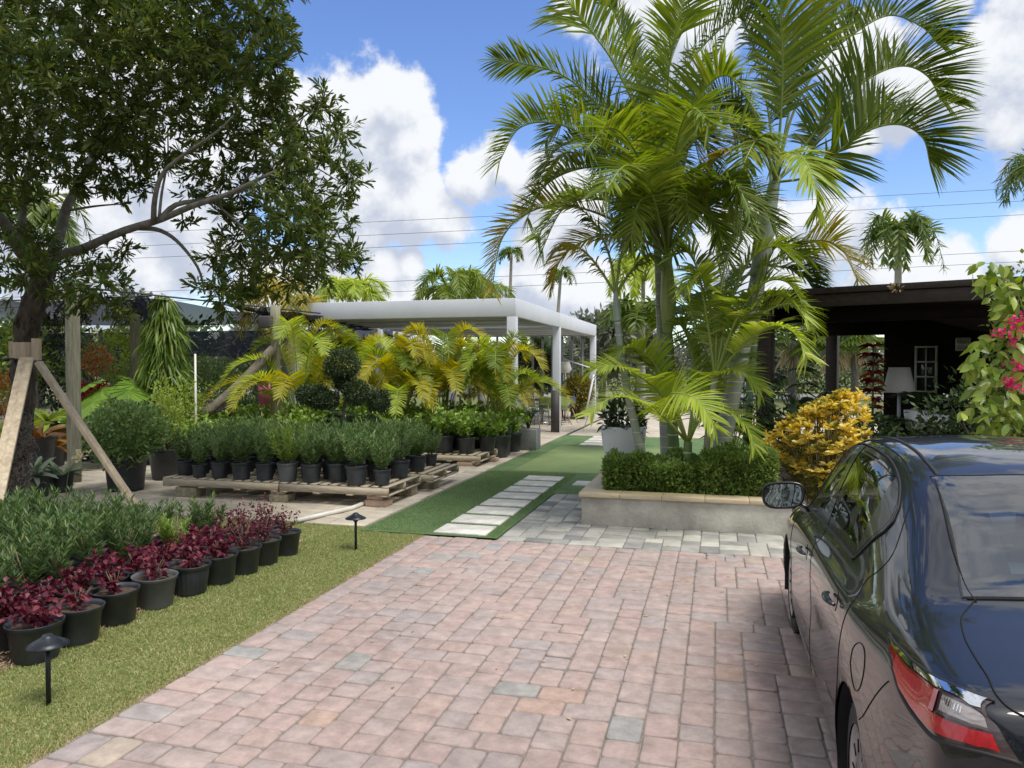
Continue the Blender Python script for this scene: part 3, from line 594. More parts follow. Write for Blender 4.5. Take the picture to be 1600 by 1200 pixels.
palm('manila_palm', 'young palm with a thin grey trunk leaning left at the left end of the planter', 'palm tree', 9.3,
     [(1014, 745), (1004, 700), (993, 661), (978, 595), (969, 540), (965, 500)], [.062, .058, .052, .046, .042, .04], 'blue_trunk',
     [(965, 502), (963, 480), (962, 455)], [.05, .042, .025], 'crownshaft_pale', base_z=.3, L=.42, lift=.1, droop=.45, W=.032, nl=24, m='palm_leaf_dark',
     fronds=[dict(p=[(962, 460), (940, 425), (915, 395), (885, 380), (862, 395)], m='palm_leaf_gold'), [(962, 460), (952, 400), (930, 350), (900, 320)],
      dict(p=[(962, 460), (970, 400), (985, 350), (1005, 315)], m='palm_leaf'), dict(p=[(962, 460), (985, 425), (1010, 400), (1030, 405)], m='palm_leaf')])
BR = dict(m='palm_leaf_bright', L=.44, lift=.3, droop=.2, W=.044, nl=28, jit=.06, fwd=.5)
palm('manila_palm', 'short bright palm with thin whitish stem, yellow green fronds across the dark post', 'palm tree', 8.95,
     [(1098, 745), (1104, 690), (1110, 635), (1117, 590)], [.045, .04, .036, .04], 'pale_trunk', base_z=.3,
     fronds=[dict(BR, p=[(1117, 592), (1140, 530), (1180, 478, -.3), (1222, 462, -.5), (1262, 500, -.7)]),
      dict(BR, p=[(1117, 592), (1150, 510), (1185, 445, .2), (1225, 405, .3), (1265, 400, .3)], m='palm_leaf'),
      dict(BR, p=[(1117, 592), (1095, 530, .9), (1070, 490, 1.3), (1050, 480, 1.6), (1030, 510, 1.8)], m='palm_leaf'),
      dict(BR, p=[(1117, 592), (1100, 540, 1.0), (1085, 500, 1.4), (1075, 470, 1.7), (1060, 450, 2.0)], m='palm_leaf_dark', L=.5),
      dict(BR, p=[(1117, 592), (1105, 500, -.1), (1092, 430, -.2), (1075, 395, -.2), (1050, 400, -.2)], m='palm_leaf', L=.5),
      dict(BR, p=[(1117, 592), (1140, 480, -.1), (1170, 410, -.2), (1210, 385, -.3), (1245, 410, -.4)], m='palm_leaf', L=.5),
      dict(BR, p=[(1117, 592), (1115, 520), (1105, 455, -.2), (1088, 425, -.3), (1070, 450, -.4)]),
      dict(BR, p=[(1117, 592), (1120, 510), (1130, 430, .3), (1150, 370, .5), (1175, 350, .6)], m='palm_leaf'),
      dict(BR, p=[(1117, 592), (1160, 540, -.3), (1205, 510, -.6), (1240, 520, -.8), (1262, 560, -1)]),
      dict(BR, p=[(1117, 592), (1130, 500, .5), (1160, 440, .8), (1200, 410, 1)], m='palm_leaf'),
      dict(BR, p=[(1117, 592), (1150, 500, -.2), (1190, 445, -.4), (1228, 440, -.5), (1255, 475, -.6)], m='palm_leaf'),
      dict(BR, p=[(1117, 592), (1160, 520, .2), (1210, 480, .3), (1250, 480, .3), (1275, 520, .3)], m='palm_leaf')])
palm('manila_palm', 'low bushy palm with arching lime fronds spreading over the white urn', 'palm tree', 9.1,
     [(1072, 745), (1074, 715), (1075, 690)], [.06, .055, .05], 'green_trunk', base_z=.3,
     fronds=[dict(BR, p=[(1075, 692), (1040, 625), (1005, 592, -.2), (965, 572, -.4), (925, 575, -.5)], L=.42),
      dict(BR, p=[(1075, 692), (1035, 650, -.3), (995, 625, -.6), (955, 622, -.8), (918, 650, -1.0)], L=.4),
      dict(BR, p=[(1075, 692), (1055, 640, -.4), (1050, 615, -.7), (1090, 625, -1), (1120, 670, -1.1)], L=.42),
      dict(BR, p=[(1075, 692), (1100, 620), (1125, 585, -.2), (1160, 580, -.4), (1190, 610, -.5)], L=.42),
      dict(BR, p=[(1075, 692), (1085, 600, .2), (1078, 540, .3), (1060, 500, .4)], m='palm_leaf'),
      dict(BR, p=[(1075, 692), (1095, 655, -.3), (1130, 640, -.5), (1165, 665, -.7), (1180, 702, -.8)], L=.36),
      dict(BR, p=[(1075, 692), (1050, 620, .3), (1015, 570, .4), (980, 545, .5), (945, 560, .5)], m='palm_leaf'),
      dict(BR, p=[(1075, 692), (1040, 600, .1), (1010, 555, .1), (975, 545, .0), (940, 590, -.1)]),
      dict(BR, p=[(1075, 692), (1085, 640, 1.2), (1090, 590, 1.6), (1080, 550, 1.8), (1060, 530, 2)], m='palm_leaf'),
      dict(BR, p=[(1075, 692), (1110, 600, .4), (1145, 560, .5), (1175, 555, .6)], m='palm_leaf')])
palm('manila_palm', 'half hidden palm behind the leaning trunk, one yellowing frond reaching right over the dark roof', 'palm tree', 11.3,
     [(1165, 745), (1170, 640), (1178, 540), (1185, 480)], [.07, .06, .055, .05], 'green_trunk', [(1185, 482), (1190, 440), (1195, 410)], [.06, .055, .035], base_z=.3,
     fronds=[dict(p=[(1195, 415), (1235, 390), (1280, 376), (1315, 390, -.2), (1342, 440, -.3)], m='palm_leaf_gold', L=.62, lift=.55, nl=30, droop=.2),
      dict(p=[(1195, 415), (1180, 370), (1150, 345), (1120, 360)], L=.55), dict(p=[(1195, 415), (1215, 385), (1255, 398), (1280, 430)], L=.5),
      dict(p=[(1195, 415), (1235, 420), (1265, 440), (1285, 470)], L=.45, m='palm_leaf_dark'), dict(p=[(1195, 415), (1190, 360), (1185, 320)], L=.5),
      dict(p=[(1195, 415), (1165, 420), (1135, 450), (1120, 500)], L=.5, m='palm_leaf_dark')], L=.5, lift=.4)
# clipped hedge along the planter
def hedge(label, box, n, seed, m='hedge_leaf', L=.052, W=.027):
    x0, x1, y0, y1, z0, z1 = box; b = thing('hedge', label, 'hedge', ((x0 + x1) / 2, (y0 + y1) / 2, z0))
    mb = MB(); k = rs.rand(n)
    t = rs.rand(n, 3); s = rs.randint(0, 5, n); dpt = .16 * rs.rand(n) ** 1.3
    X = x0 + t[:, 0] * (x1 - x0); Y = y0 + t[:, 1] * (y1 - y0); Z = z0 + t[:, 2] ** .8 * (z1 - z0); Dn = np.zeros((n, 3))
    top = s < 2; Z[top] = z1 - dpt[top]; Dn[top] = [0, 0, 1]
    fr = (s == 2) | (s == 3); Y[fr] = y0 + dpt[fr]; Dn[fr] = [0, -1, .3]
    sd1 = (s == 4) & (k < .5); X[sd1] = x0 + dpt[sd1]; Dn[sd1] = [-1, 0, .3]; sd2 = (s == 4) & (k >= .5); X[sd2] = x1 - dpt[sd2]; Dn[sd2] = [1, 0, .3]
    w = .06 * np.sin(X * 6 + seed) * np.sin(Y * 7 + 1) + .03 * np.sin(X * 15 + seed * 2)
    Z += w * (Z - z0) / (z1 - z0); Y += .05 * np.sin(X * 9 + seed) * np.sin(Z * 8)
    e = np.clip((Z - z1 + .12) / .12, 0, 1) * np.clip((y0 + .12 - Y) / .12, 0, 1); Z -= .06 * e; Y += .05 * e
    mb.leaves(np.stack([X, Y, Z], -1), Dn * .8 + rs.normal(size=(n, 3)) * .6 + [0, 0, .3], L * (.7 + .6 * rs.rand(n)), W * (.8 + .4 * rs.rand(n)), st=((0, .3), (.5, 1), (1, .3)), droop=.05)
    mb.build('foliage', m, b)
    tw = MB()
    for _ in range(70):
        a = Vector((rnd.uniform(x0 + .1, x1 - .1), rnd.uniform(y0 + .1, y1 - .1), z0)); tw.tube([a, a + Vector((rnd.uniform(-.1, .1), rnd.uniform(-.1, .1), (z1 - z0) * .8))], .006, n=4)
    tw.build('stem', 'stem', b)
hedge('low dense green hedge on the left half of the planter, under the palms', (-1.28, -.15, 8.86, 9.7, .3, .72), 15000, 1)
hedge('taller looser green hedge on the right half of the planter, beside the dark post', (-.14, .66, 8.84, 9.8, .3, .83), 16000, 3, L=.05, W=.02)
# dead frond on the beam, white urn
u = thing('white_urn', 'large tapered white plant urn behind the left end of the planter', 'planter', (-1.36, 11.5, 0))
MB().lathe([(0, .0), (.17, .0), (.19, .02), (.25, .35), (.32, .65), (.345, .88), (.34, .92), (.31, .92), (.30, .84), (0, .84)], (-1.36, 11.5, .01), n=40).build('pot', 'white_pot', u, smooth=True)
mb = MB(); foliage(mb, (-1.36, 11.5, 1.05), (.33, .33, .28), 500, .14, .05); mb.build('foliage', 'dark_leaf', u)
# ---------------------------------------------------------------- staked tree at the left
tb = G(22, 812); tb = Vector((-8.0, 7.2, 0)); td = 9.05
tree = thing('shade_tree', 'large dark leaved tree at the left held by wooden stakes', 'tree', (P(14, 820, td).x, P(14, 820, td).y, 0))
tp = [P(8, 870, td), P(16, 800, td), P(28, 700, td), P(36, 620, td), P(38, 560, td), P(46, 500, td), P(62, 450, td), P(75, 405, td)]
C = curve(tp, 40); rr = np.interp(np.linspace(0, 1, 40), [0, .2, .5, .8, 1], [.175, .15, .125, .13, .11]) * (1 + .07 * rs.normal(size=40))
tk = MB().tube(C, rr, n=30); V = tk.V[0]; V += rs.normal(size=V.shape) * .014
tk.build('trunk', 'bark', tree, smooth=True)
br = MB()
def limb(pts, r0, r1, n=16): 
    c = curve([P(p[0], p[1], td + (p[2] if len(p) > 2 else 0)) for p in pts], n); br.tube(c, np.linspace(r0, r1, n), n=8); return c
limb([(75, 420), (92, 400), (130, 388, -.2), (190, 362, -.5), (250, 343, -.7), (300, 322, -.9), (352, 305, -1.0), (400, 282, -1.1), (440, 262, -1.0), (470, 240, -.8)], .062, .008, 30)
limb([(250, 343, -.7), (275, 320, -.7), (320, 312, -.6), (370, 300, -.4), (420, 290, -.2), (480, 300, 0)], .035, .01)
limb([(215, 356, -.6), (250, 360, -.5), (280, 380, -.4), (310, 420, -.3), (320, 460, -.2)], .03, .01)
limb([(240, 348, -.7), (242, 310, -.9), (255, 270, -1), (290, 240, -1.1), (340, 205, -1.2), (365, 180, -1.2)], .032, .008)
limb([(248, 345, -.7), (253, 300, -.6), (262, 250, -.5), (262, 200, -.4)], .018, .006)
limb([(80, 405), (95, 360, .2), (105, 322, .3), (130, 275, .5), (150, 225, .6), (165, 140, .7), (170, 60, .8)], .075, .02, 20)
limb([(100, 330, .3), (150, 322, .2), (200, 318, .1)], .02, .006)
limb([(60, 430), (25, 380, -.2), (0, 340, -.4), (-60, 300, -.6), (-140, 240, -.7)], .09, .03)
limb([(30, 380, -.1), (36, 330, 0), (42, 270, .2), (60, 180, .3), (50, 80, .4)], .05, .015)
limb([(130, 275, .5), (200, 180, .2), (260, 110, 0), (330, 60, -.2), (400, 20, -.4)], .035, .008)
limb([(150, 225, .6), (220, 150, .9), (330, 130, 1.1), (430, 110, 1.2)], .03, .008)
limb([(370, 300, -.4), (430, 220, -.5), (490, 170, -.5), (520, 140, -.6)], .016, .005)
limb([(420, 290, -.2), (480, 260, -.3), (540, 290, -.4)], .014, .005)
limb([(330, 312, -.6), (400, 370, -.5), (470, 400, -.3), (540, 400, 0)], .016, .005)
limb([(-60, 300, -.6), (-100, 180, -.4), (-80, 60, 0)], .04, .01)
br.build('branch', 'branch_bark', tree, smooth=True)
LB = [(20,20,75),(110,20,75),(200,10,75),(290,0,75),(375,-5,70),(420,35,45),(60,100,80),(150,95,75),(240,80,70),(330,80,75),(410,90,60),(440,50,34),(20,180,70),(100,180,70),(190,165,75),
      (280,160,60),(360,150,70),(430,150,50),(445,190,38),(70,235,58),(150,235,65),(225,235,50),(20,250,50),(340,200,45),(400,205,55),(450,245,42),(505,165,34),(525,205,36),(515,245,34),
      (548,268,30),(540,300,24),(480,290,40),(430,270,40),(130,280,36),(220,290,26),(180,300,24),(390,320,46),(450,330,55),(500,330,40),(350,330,24),(440,380,50),(500,390,46),(545,395,30),
      (370,370,46),(390,420,44),(450,430,42),(500,430,30),(340,400,26),(345,450,40),(390,462,26),(545,350,16),(30,420,55),(90,425,50),(60,378,30),(150,405,32),(160,440,40),(10,370,26),(195,388,20),(120,462,30),
      (300,300,22),(290,345,16),(250,250,26),(310,250,32),(-50,50,90),(-60,180,90),(-80,300,90),(-150,120,110),(-60,420,60),(100,-80,110),(260,-90,110),(400,-90,90),(-80,-80,110),
      (180,480,30),(350,480,24),(480,350,40),(330,285,26),(355,265,30),(60,300,26),(470,215,30)]
lv = MB(); fl = MB()
def rosettes(mb, px, py, r, dens):
    R = r * td / F; n = max(4, int(dens * (r / 40) ** 2))
    dd = rs.uniform(-1.1, 1.1) * min(1.6, R * 2.2)
    c = np.array(P(px, py, td - .3 + dd)); sc = (td - .3 + dd) / td
    d = rs.normal(size=(n, 3)); d /= np.linalg.norm(d, axis=1)[:, None]
    B = c + d * (rs.rand(n, 1) ** .45) * np.array([R, R * 1.4, R]) * sc
    tipd = d * .8 + rs.normal(size=(n, 3)) * .4 + [0, 0, .25]; tipd /= np.linalg.norm(tipd, axis=1)[:, None]
    k = 13; BB = np.repeat(B, k, 0); TD = np.repeat(tipd, k, 0)
    rad = rs.normal(size=(n * k, 3)); rad -= TD * np.sum(rad * TD, 1)[:, None]; rad /= np.linalg.norm(rad, axis=1)[:, None]
    al = rs.uniform(.1, 1.3, (n * k, 1)); BB = BB - TD * rs.uniform(0, .11, (n * k, 1))
    mb.leaves(BB, TD * np.cos(al) + rad * np.sin(al), rs.uniform(.09, .145, n * k), rs.uniform(.021, .03, n * k), Nrm=TD + rad * .4, st=((0, .12), (.35, .6), (.75, 1), (1, .3)), droop=.1)
    q = max(1, n // 7); fl.leaves(np.repeat(B[:q] + tipd[:q] * .05, 14, 0) + rs.normal(size=(q * 14, 3)) * .035, rs.normal(size=(q * 14, 3)), .02, .014, st=((0, .6), (1, .6)), droop=0)
for (x, y, r) in LB: rosettes(lv, x, y, r, 31)
for k in range(26):
    x, y = rs.uniform(-120, 440), rs.uniform(-120, 220); rosettes(lv, x, y, 60, 10)
lv.build('crown', 'tree_leaf', tree); fl.build('flower_cluster', 'lime_leaf', tree)
# stakes, collar
def stake(label, a, b, w, h, n=1):
    t = thing('tree_stake', label, 'stake', tuple(G(*a)) if len(a) == 2 else a, 'wooden stakes bracing the tree')
    A = Vector(t.location); B = b
    for k in range(n):
        o = Vector((.075 * k, .02 * k, 0)); MB().beam(A + o + Vector((0, 0, -.02)), B + o, w, h).build('board', 'stake_wood', t, bevel=.004)
    return t
stake('pale wooden stake slanting down right from the tree collar to the planting bed', (232, 818), P(60, 566, 8.85), .105, .05)
stake('pair of pale boards slanting down left from the tree collar', (-42, 905), P(36, 560, 8.62), .075, .045, 2)
cl = thing('trunk_collar', 'short wooden boards strapped round the tree trunk at the top of the stakes', 'collar', tuple(P(38, 560, td - .05)))
for (x, y, w, dz) in ((34, 548, .20, -.17), (57, 546, .10, -.19), (20, 550, .08, .05)): MB().box(P(x, y, td + dz), (w, .04, .26 if w < .15 else .2), rz=YAW).build('board', 'stake_wood', cl, bevel=.003)
MB().tube([P(38, 562, td) + Vector((.21 * math.cos(a), .21 * math.sin(a), .012 * math.sin(3 * a))) for a in np.linspace(0, 6.283, 25)], .012, n=6).build('strap', 'rubber', cl, smooth=True)
# air plants hanging on the trunk
mo = MB()
for k in range(260):
    a = P(rnd.uniform(5, 50), rnd.uniform(640, 770), td - .15 + rnd.uniform(-.05, .05)); pts = [a]
    for j in range(5): pts.append(pts[-1] + Vector((rnd.uniform(-.05, .05), rnd.uniform(-.04, .04), rnd.uniform(-.06, .035))))
    mo.tube(pts, .0022, n=3, cap=False)
tag(mo.build('air_plant', 'hair'), 'tangle of grey hair like air plant on the lower trunk of the staked tree', 'plant')
# ---------------------------------------------------------------- pots and nursery plants
def pot_prof(r, h): return [(0, .0), (r * .76, .0), (r * .78, .006), (r * .93, h * .86), (r * .95, h * .87), (r * 1.0, h * .885), (r * 1.0, h * .97), (r * 1.02, h), (r * .985, h), (r * .93, h * .9), (r * .91, h * .84), (0, h * .84)]
def make_pot(mb, r, h, c=(0, 0, 0), rib=0, n=28):
    p = pot_prof(r, h); 
    if rib:
        mb.lathe(p[:4], c, n=96, rib=.012, nr=24); mb.lathe(p[3:11], c, n=32)
    else: mb.lathe(p[:11], c, n=n)
def potted(name, label, cat, r, h, fol, potm='black_pot', soil=True, rib=0, group=None, loc=(0, 0, 0), sub=None):
    t = thing(name, label, cat, loc, group); c = np.array(loc)
    mb = MB(); make_pot(mb, r, h, c, rib); mb.build('pot', potm, t, smooth=True)
    MB().lathe([(0, h * .86), (r * .91, h * .85)], c, n=16).build('soil', 'potting_soil', t)
    for nm, m, f in fol:
        mb = MB(); f(mb, c + [0, 0, h * .85]); mb.build(nm, m, t, smooth=(nm == 'stem'))
    return t
def podo(mb, c, hh=.38, rr=.14, ns=9, per=44, L=.06, W=.007, lean=.35):
    for k in range(ns):
        a = rnd.uniform(0, 6.28); r0 = rnd.uniform(0, .04); H_ = hh * rnd.uniform(.7, 1.05); rr_ = rr * math.sqrt(rnd.random())
        b = np.array(c) + [r0 * math.cos(a), r0 * math.sin(a), 0]; e = np.array(c) + [rr_ * math.cos(a), rr_ * math.sin(a), H_]
        t = rs.uniform(.12, 1, per)[:, None]; B = b + (e - b) * t ** np.array([.75, .75, 1])
        az = rs.rand(per) * 6.28; up = .35 + .9 * t[:, 0] ** 3
        D = np.stack([np.cos(az), np.sin(az), up], -1) + (e - b) / H_ * .4
        mb.leaves(B, D, L * rs.uniform(.7, 1.15, per), W, st=((0, .5), (.5, 1), (1, .15)), droop=.12)
def stems(mb, c, hh, rr, n=8, r=.006):
    for k in range(n):
        a = rnd.uniform(0, 6.28); e = rr * math.sqrt(rnd.random())
        mb.tube([np.array(c) - [0, 0, .02], np.array(c) + [e * .4 * math.cos(a), e * .4 * math.sin(a), hh * .5], np.array(c) + [e * math.cos(a), e * math.sin(a), hh]], [r, r * .7, r * .4], n=5)
def redplant(mb, c, hh=.26, rr=.15, ns=16, per=11, L=.055, W=.032):
    for k in range(ns):
        a = rnd.uniform(0, 6.28); q = rr * math.sqrt(rnd.random()); H_ = hh * rnd.uniform(.35, 1.1) * (1.1 - .4 * q / rr)
        b = np.array(c); e = b + [q * math.cos(a), q * math.sin(a), H_]; t = rs.uniform(.25, 1, per)[:, None]
        B = b + (e - b) * t; D = rs.normal(size=(per, 3)) * .8 + [math.cos(a) * .3, math.sin(a) * .3, .35]
        mb.leaves(B, D, L * rs.uniform(.5, 1.15, per), W * rs.uniform(.7, 1.1, per), st=((0, .15), (.3, .9), (.6, 1), (1, .08)), droop=.25, fold=.15)
# -- red row along the lawn
PR, PH = .165, .235
protoR = []
for v in range(4):
    protoR.append(potted('potted_red_shrub', 'x', 'potted plant', PR, PH, [('stem', 'stem', lambda mb, c: stems(mb, c, .15, .10, 7, .0025)), ('foliage', 'red_leaf', lambda mb, c: redplant(mb, c, .25 if v != 2 else .17, [.17, .15, .11, .16][v], [20, 15, 8, 18][v]))], rib=(v == 3)))
pp = potted('potted_red_shrub', 'x', 'potted plant', PR, PH, [('stem', 'stem', lambda mb, c: stems(mb, c, .24, .13, 9, .0025)), ('foliage', 'plum_leaf', lambda mb, c: redplant(mb, c, .34, .18, 30, 11, .035, .02))]); protoR.append(pp)
pg_ = potted('potted_red_shrub', 'x', 'potted plant', PR, PH, [('stem', 'stem', lambda mb, c: stems(mb, c, .15, .1, 7, .0025)), ('foliage', 'red_leaf', lambda mb, c: redplant(mb, c, .25, .16, 17))], potm='grey_pot'); protoR.append(pg_)
for o in protoR: register(o)
used = set()
def put(o, loc, rz, sc, label, group):
    f = o.name not in used; used.add(o.name); o = place(o, loc, rz, sc, label, group, first=f); o.rotation_euler = (rnd.uniform(-.035, .035), rnd.uniform(-.035, .035), rz); return o
GR = 'red leaved shrubs in black pots along the lawn'
row = [(12, 1012, 1, 1), (56, 1028, 0, 1.0), (120, 1000, 2, 1), (181, 970, 2, 1), (242, 945, 5, 1), (296, 925, 3, 1), (342, 908, 0, 1), (380, 893, 4, .98), (412, 879, 4, .98), (445, 865, 4, .95)]
for k, (x, y, v, s) in enumerate(row):
    p = G(x, y); nm = 'nearest the path light' if k == 1 else ''
    lab = ['red shrub in a black pot cut by the left picture edge', 'red shrub in a black pot just behind the near path light', 'small red shrub, wide black pot, third from left in front row', 'sparse bright red shrub, scuffed black pot, fourth from left in front row',
           'red shrub in the only pale grey pot of the front row', 'crimson shrub in a ribbed black pot just right of the pale grey one', 'crimson shrub in a black pot, fourth from the far end of the front row', 'dark plum shrub, third from the far end of the front row', 'dark plum shrub, second from the far end of the front row', 'twiggy plum shrub in the last black pot at the far end of the front row'][k]
    put(protoR[v], (p.x, p.y, 0), rnd.uniform(0, 6), s, lab, GR)
x0_ = G(56, 1028); x1_ = G(445, 865)
for k in range(12):
    t = -.12 + k / 9.5; q = x0_.lerp(x1_, t) + Vector((-.36, .12, 0)); v = (0, 3, 1, 0, 3, 0, 1, 3, 0, 4, 4, 4)[k]
    put(protoR[v], (q.x + rnd.uniform(-.03, .03), q.y, 0), rnd.uniform(0, 6), 1.0, f'red leaved potted shrub, second row from the lawn, {ORD[k]} from near end', GR)
# -- green podocarpus bed behind
protoG = []
for v in range(4):
    protoG.append(potted('potted_podocarpus', 'x', 'potted plant', .15, .24, [('stem', 'stem', lambda mb, c: stems(mb, c, .35, .14, 8)), ('foliage', 'podo_leaf' if v else 'podo_tip', lambda mb, c: podo(mb, c, [.34, .46, .4, .5][v], .21, 17, 50, .085, .0105))]))
for o in protoG: register(o)
GG = 'green needle leaved shrubs in pots behind the red row'
for j in range(6):
    for k in range(11):
        t = -.18 + k / 9.3 + .03 * (j % 2); q = x0_.lerp(x1_, t) + Vector((-.74 - .36 * j, .2, 0))
        if j > 0 and k > 9.8 - j * .35: continue
        v = rnd.choice([1, 2, 3, 3, 1]) if rnd.random() > .06 else 0
        put(protoG[v], (q.x + rnd.uniform(-.06, .06), q.y + rnd.uniform(-.05, .05), 0), rnd.uniform(0, 6), rnd.uniform(.76, 1.06) * (.86 if k > 7 else 1), f'bright green bed shrub, {ORD[j]} row behind red pots, {ORD[k]} from near end', GG)
# -- path lights
def path_light(label, g, hgt, r):
    t = thing('path_light', label, 'path light', (g.x, g.y, 0), 'mushroom path lights on the lawn')
    MB().tube([(g.x, g.y, -.05), (g.x, g.y, hgt - .05)], .013, n=12).build('pole', 'lamp_metal', t, smooth=True)
    MB().lathe([(.0, hgt), (.022, hgt - .002), (.03, hgt - .012), (.04, hgt - .02), (r * .7, hgt - .038), (r, hgt - .056), (r * .995, hgt - .060), (r * .6, hgt - .045), (.02, hgt - .03)], (g.x, g.y, 0), n=40).build('shade', 'lamp_metal', t, smooth=True)
    MB().lathe([(.02, hgt - .09), (.024, hgt - .085), (.024, hgt - .04)], (g.x, g.y, 0), n=16).build('lamp_holder', 'lamp_metal', t, smooth=True)
gl1 = G(76, 1100); path_light('dark mushroom path light on the lawn nearest the camera, beside the red potted shrubs', gl1, .385, .105)
gl2 = G(556, 858); path_light('dark mushroom path light at the far end of the lawn by the turf', gl2, .37, .105)
# -- pallets
def pallet(label, x0, x1, y0, y1, z, blocks, group='wooden pallets raised on blocks'):
    t = thing('wooden_pallet', label, 'pallet', ((x0 + x1) / 2, (y0 + y1) / 2, z - .13), group)
    n = 9; w = (y1 - y0)
    nx = int((x1 - x0) / .135)
    for k in range(nx):
        MB().box((x0 + .05 + (x1 - x0 - .1) * k / (nx - 1), (y0 + y1) / 2, z - .009 + rnd.uniform(0, .003)), (.09 + rnd.uniform(-.01, .01), w - rnd.uniform(0, .02), .018)).build('deck_board', 'pallet_wood', t)
    for yy in (y0 + .02, (y0 + y1) / 2, y1 - .02): MB().box(((x0 + x1) / 2, yy, z - .0665), (x1 - x0, .04, .095)).build('stringer', 'pallet_wood', t)
    for k in range(4): MB().box((x0 + .06 + (x1 - x0 - .12) * k / 3, (y0 + y1) / 2, z - .1235), (.1, w, .017)).build('bottom_board', 'pallet_wood', t)
def support(label, x, y, w, d, h, m, cap=None):
    t = thing('support_block', label, 'block', (x, y, 0), 'blocks carrying the pallets')
    MB().box((x, y, h / 2), (w, d, h)).build('block', m, t, bevel=.008)
    if cap: MB().box((x - .02, y, h + cap / 2 + .002), (w * .75, d * .8, cap)).build('paver', 'peach_block', t, bevel=.008)
Z1 = .27
pallet('large pale wooden pallet at the front left of the nursery rows', -7.56, -5.72, 8.95, 10.1, Z1, 0)
pallet('weathered wooden pallet at the front right, its corner beside the green turf', -5.69, -4.1, 8.95, 10.1, Z1, 0)
pallet('wooden pallet behind the front left one, under potted shrubs', -7.56, -5.72, 10.15, 11.3, Z1, 0)
pallet('wooden pallet behind the front right one, its end sticking out beside the turf', -5.69, -3.98, 10.25, 11.4, Z1, 0)
for k, (x, y, w, h, m, cap, lb) in enumerate([(-7.2, 9.08, .34, .135, 'block', None, 'mossy block under the left end of the front left pallet'), (-5.72, 9.07, .28, .10, 'block', .035, 'round edged block with brick on it between the two front pallets'), (-4.3, 9.1, .30, .085, 'peach_block', .05, 'peach block and paver under the front right pallet corner'),
      (-4.28, 9.95, .28, .13, 'block', None, 'block under the right edge of the front right pallet'), (-4.2, 10.6, .3, .13, 'block', None, 'block under the outer end of the rear right pallet'), (-7.2, 10.6, .3, .135, 'block', None, 'block deep in the shade below the left pallets')]):
    support(lb, x, y, w, .22, h, m, cap)
# -- podocarpus on the pallets
protoP = []
for v in range(4):
    protoP.append(potted('potted_podocarpus', 'x', 'potted plant', .118, .205, [('stem', 'stem', lambda mb, c: stems(mb, c, .3, .1, 7)), ('foliage', ['podo_tip', 'podo_blue', 'podo_blue', 'podo_leaf'][v], lambda mb, c: podo(mb, c, [.46, .40, .48, .44][v], .215, 26, 50, .062, .0115))], rib=1, potm='grey_pot' if v == 0 else 'black_pot'))
for o in protoP: register(o)
GP = 'small needle leaved shrubs in ribbed pots on the pallets'
topx = []
fx = [300, 338, 374, 403, 443, 475, 512, 556, 600]; NX = 9
for j in range(7):
    for k in range(10):
        x = -7.42 + k * .345 + (.17 if j % 2 else 0); y = 9.09 + j * .335
        if j == 0: x = -7.40 + k * .352; y = 9.08 + (.12 if k in (0, 7) else 0)
        if x > -4.2: continue
        if j in (4, 5) and abs(x + 5.35) < .25: continue
        v = 0 if (j == 0 and k == 5) else (rnd.choice([1, 2, 2, 1, 3, 3]))
        put(protoP[v], (x + rnd.uniform(-.03, .03), y + rnd.uniform(-.03, .03), Z1 + .003), rnd.uniform(0, 6), rnd.uniform(.9, 1.25) * (1 if j < 5 else .9),
            ('the yellow green shrub in a grey ribbed pot in the front row of the pallets' if v == 0 else f'blue green pallet shrub in ribbed pot, {ORD[j]} row, {ORD[k]} from left'), GP)
# -- topiary
tx = P(537, 690, 11.9); tp_ = thing('topiary_tree', 'dark pom pom topiary with ball shaped foliage rising from the pallet shrubs', 'topiary', (tx.x, tx.y, Z1), None)
mb = MB(); TD_ = 11.9
mb.tube(curve([Vector((tx.x, tx.y, Z1 + .2)), P(538, 668, TD_), P(537, 640, TD_), P(541, 615, TD_), P(538, 585, TD_)], 14), np.linspace(.028, .015, 14), n=8)
balls = [(534, 571, 29, 0), (538, 596, 17, 0), (497, 621, 20, .1), (478, 617, 16, .15), (516, 625, 15, -.1), (556, 614, 21, -.1), (592, 627, 19, .05), (578, 668, 20, 0), (520, 660, 14, .15), (545, 672, 22, .1)]
for (x, y, r, dd) in balls[2:]: mb.tube(curve([P(538, 665 - rnd.random() * 30, TD_), P((538 + x) / 2, y + 22, TD_ + dd / 2), P(x, y, TD_ + dd)], 8), np.linspace(.014, .005, 8), n=5)
mb.build('trunk', 'branch_bark', tp_, smooth=True)
for (x, y, r, dd) in balls:
    q = MB(); R = r * TD_ / F; foliage(q, P(x, y, TD_ + dd), (R, R, R * .95), int(3200 * (r / 29) ** 2) + 500, .045, .018, shell=.6, seed=x, amp=.06, out=.7); q.build('foliage_ball', 'topiary_leaf', tp_)
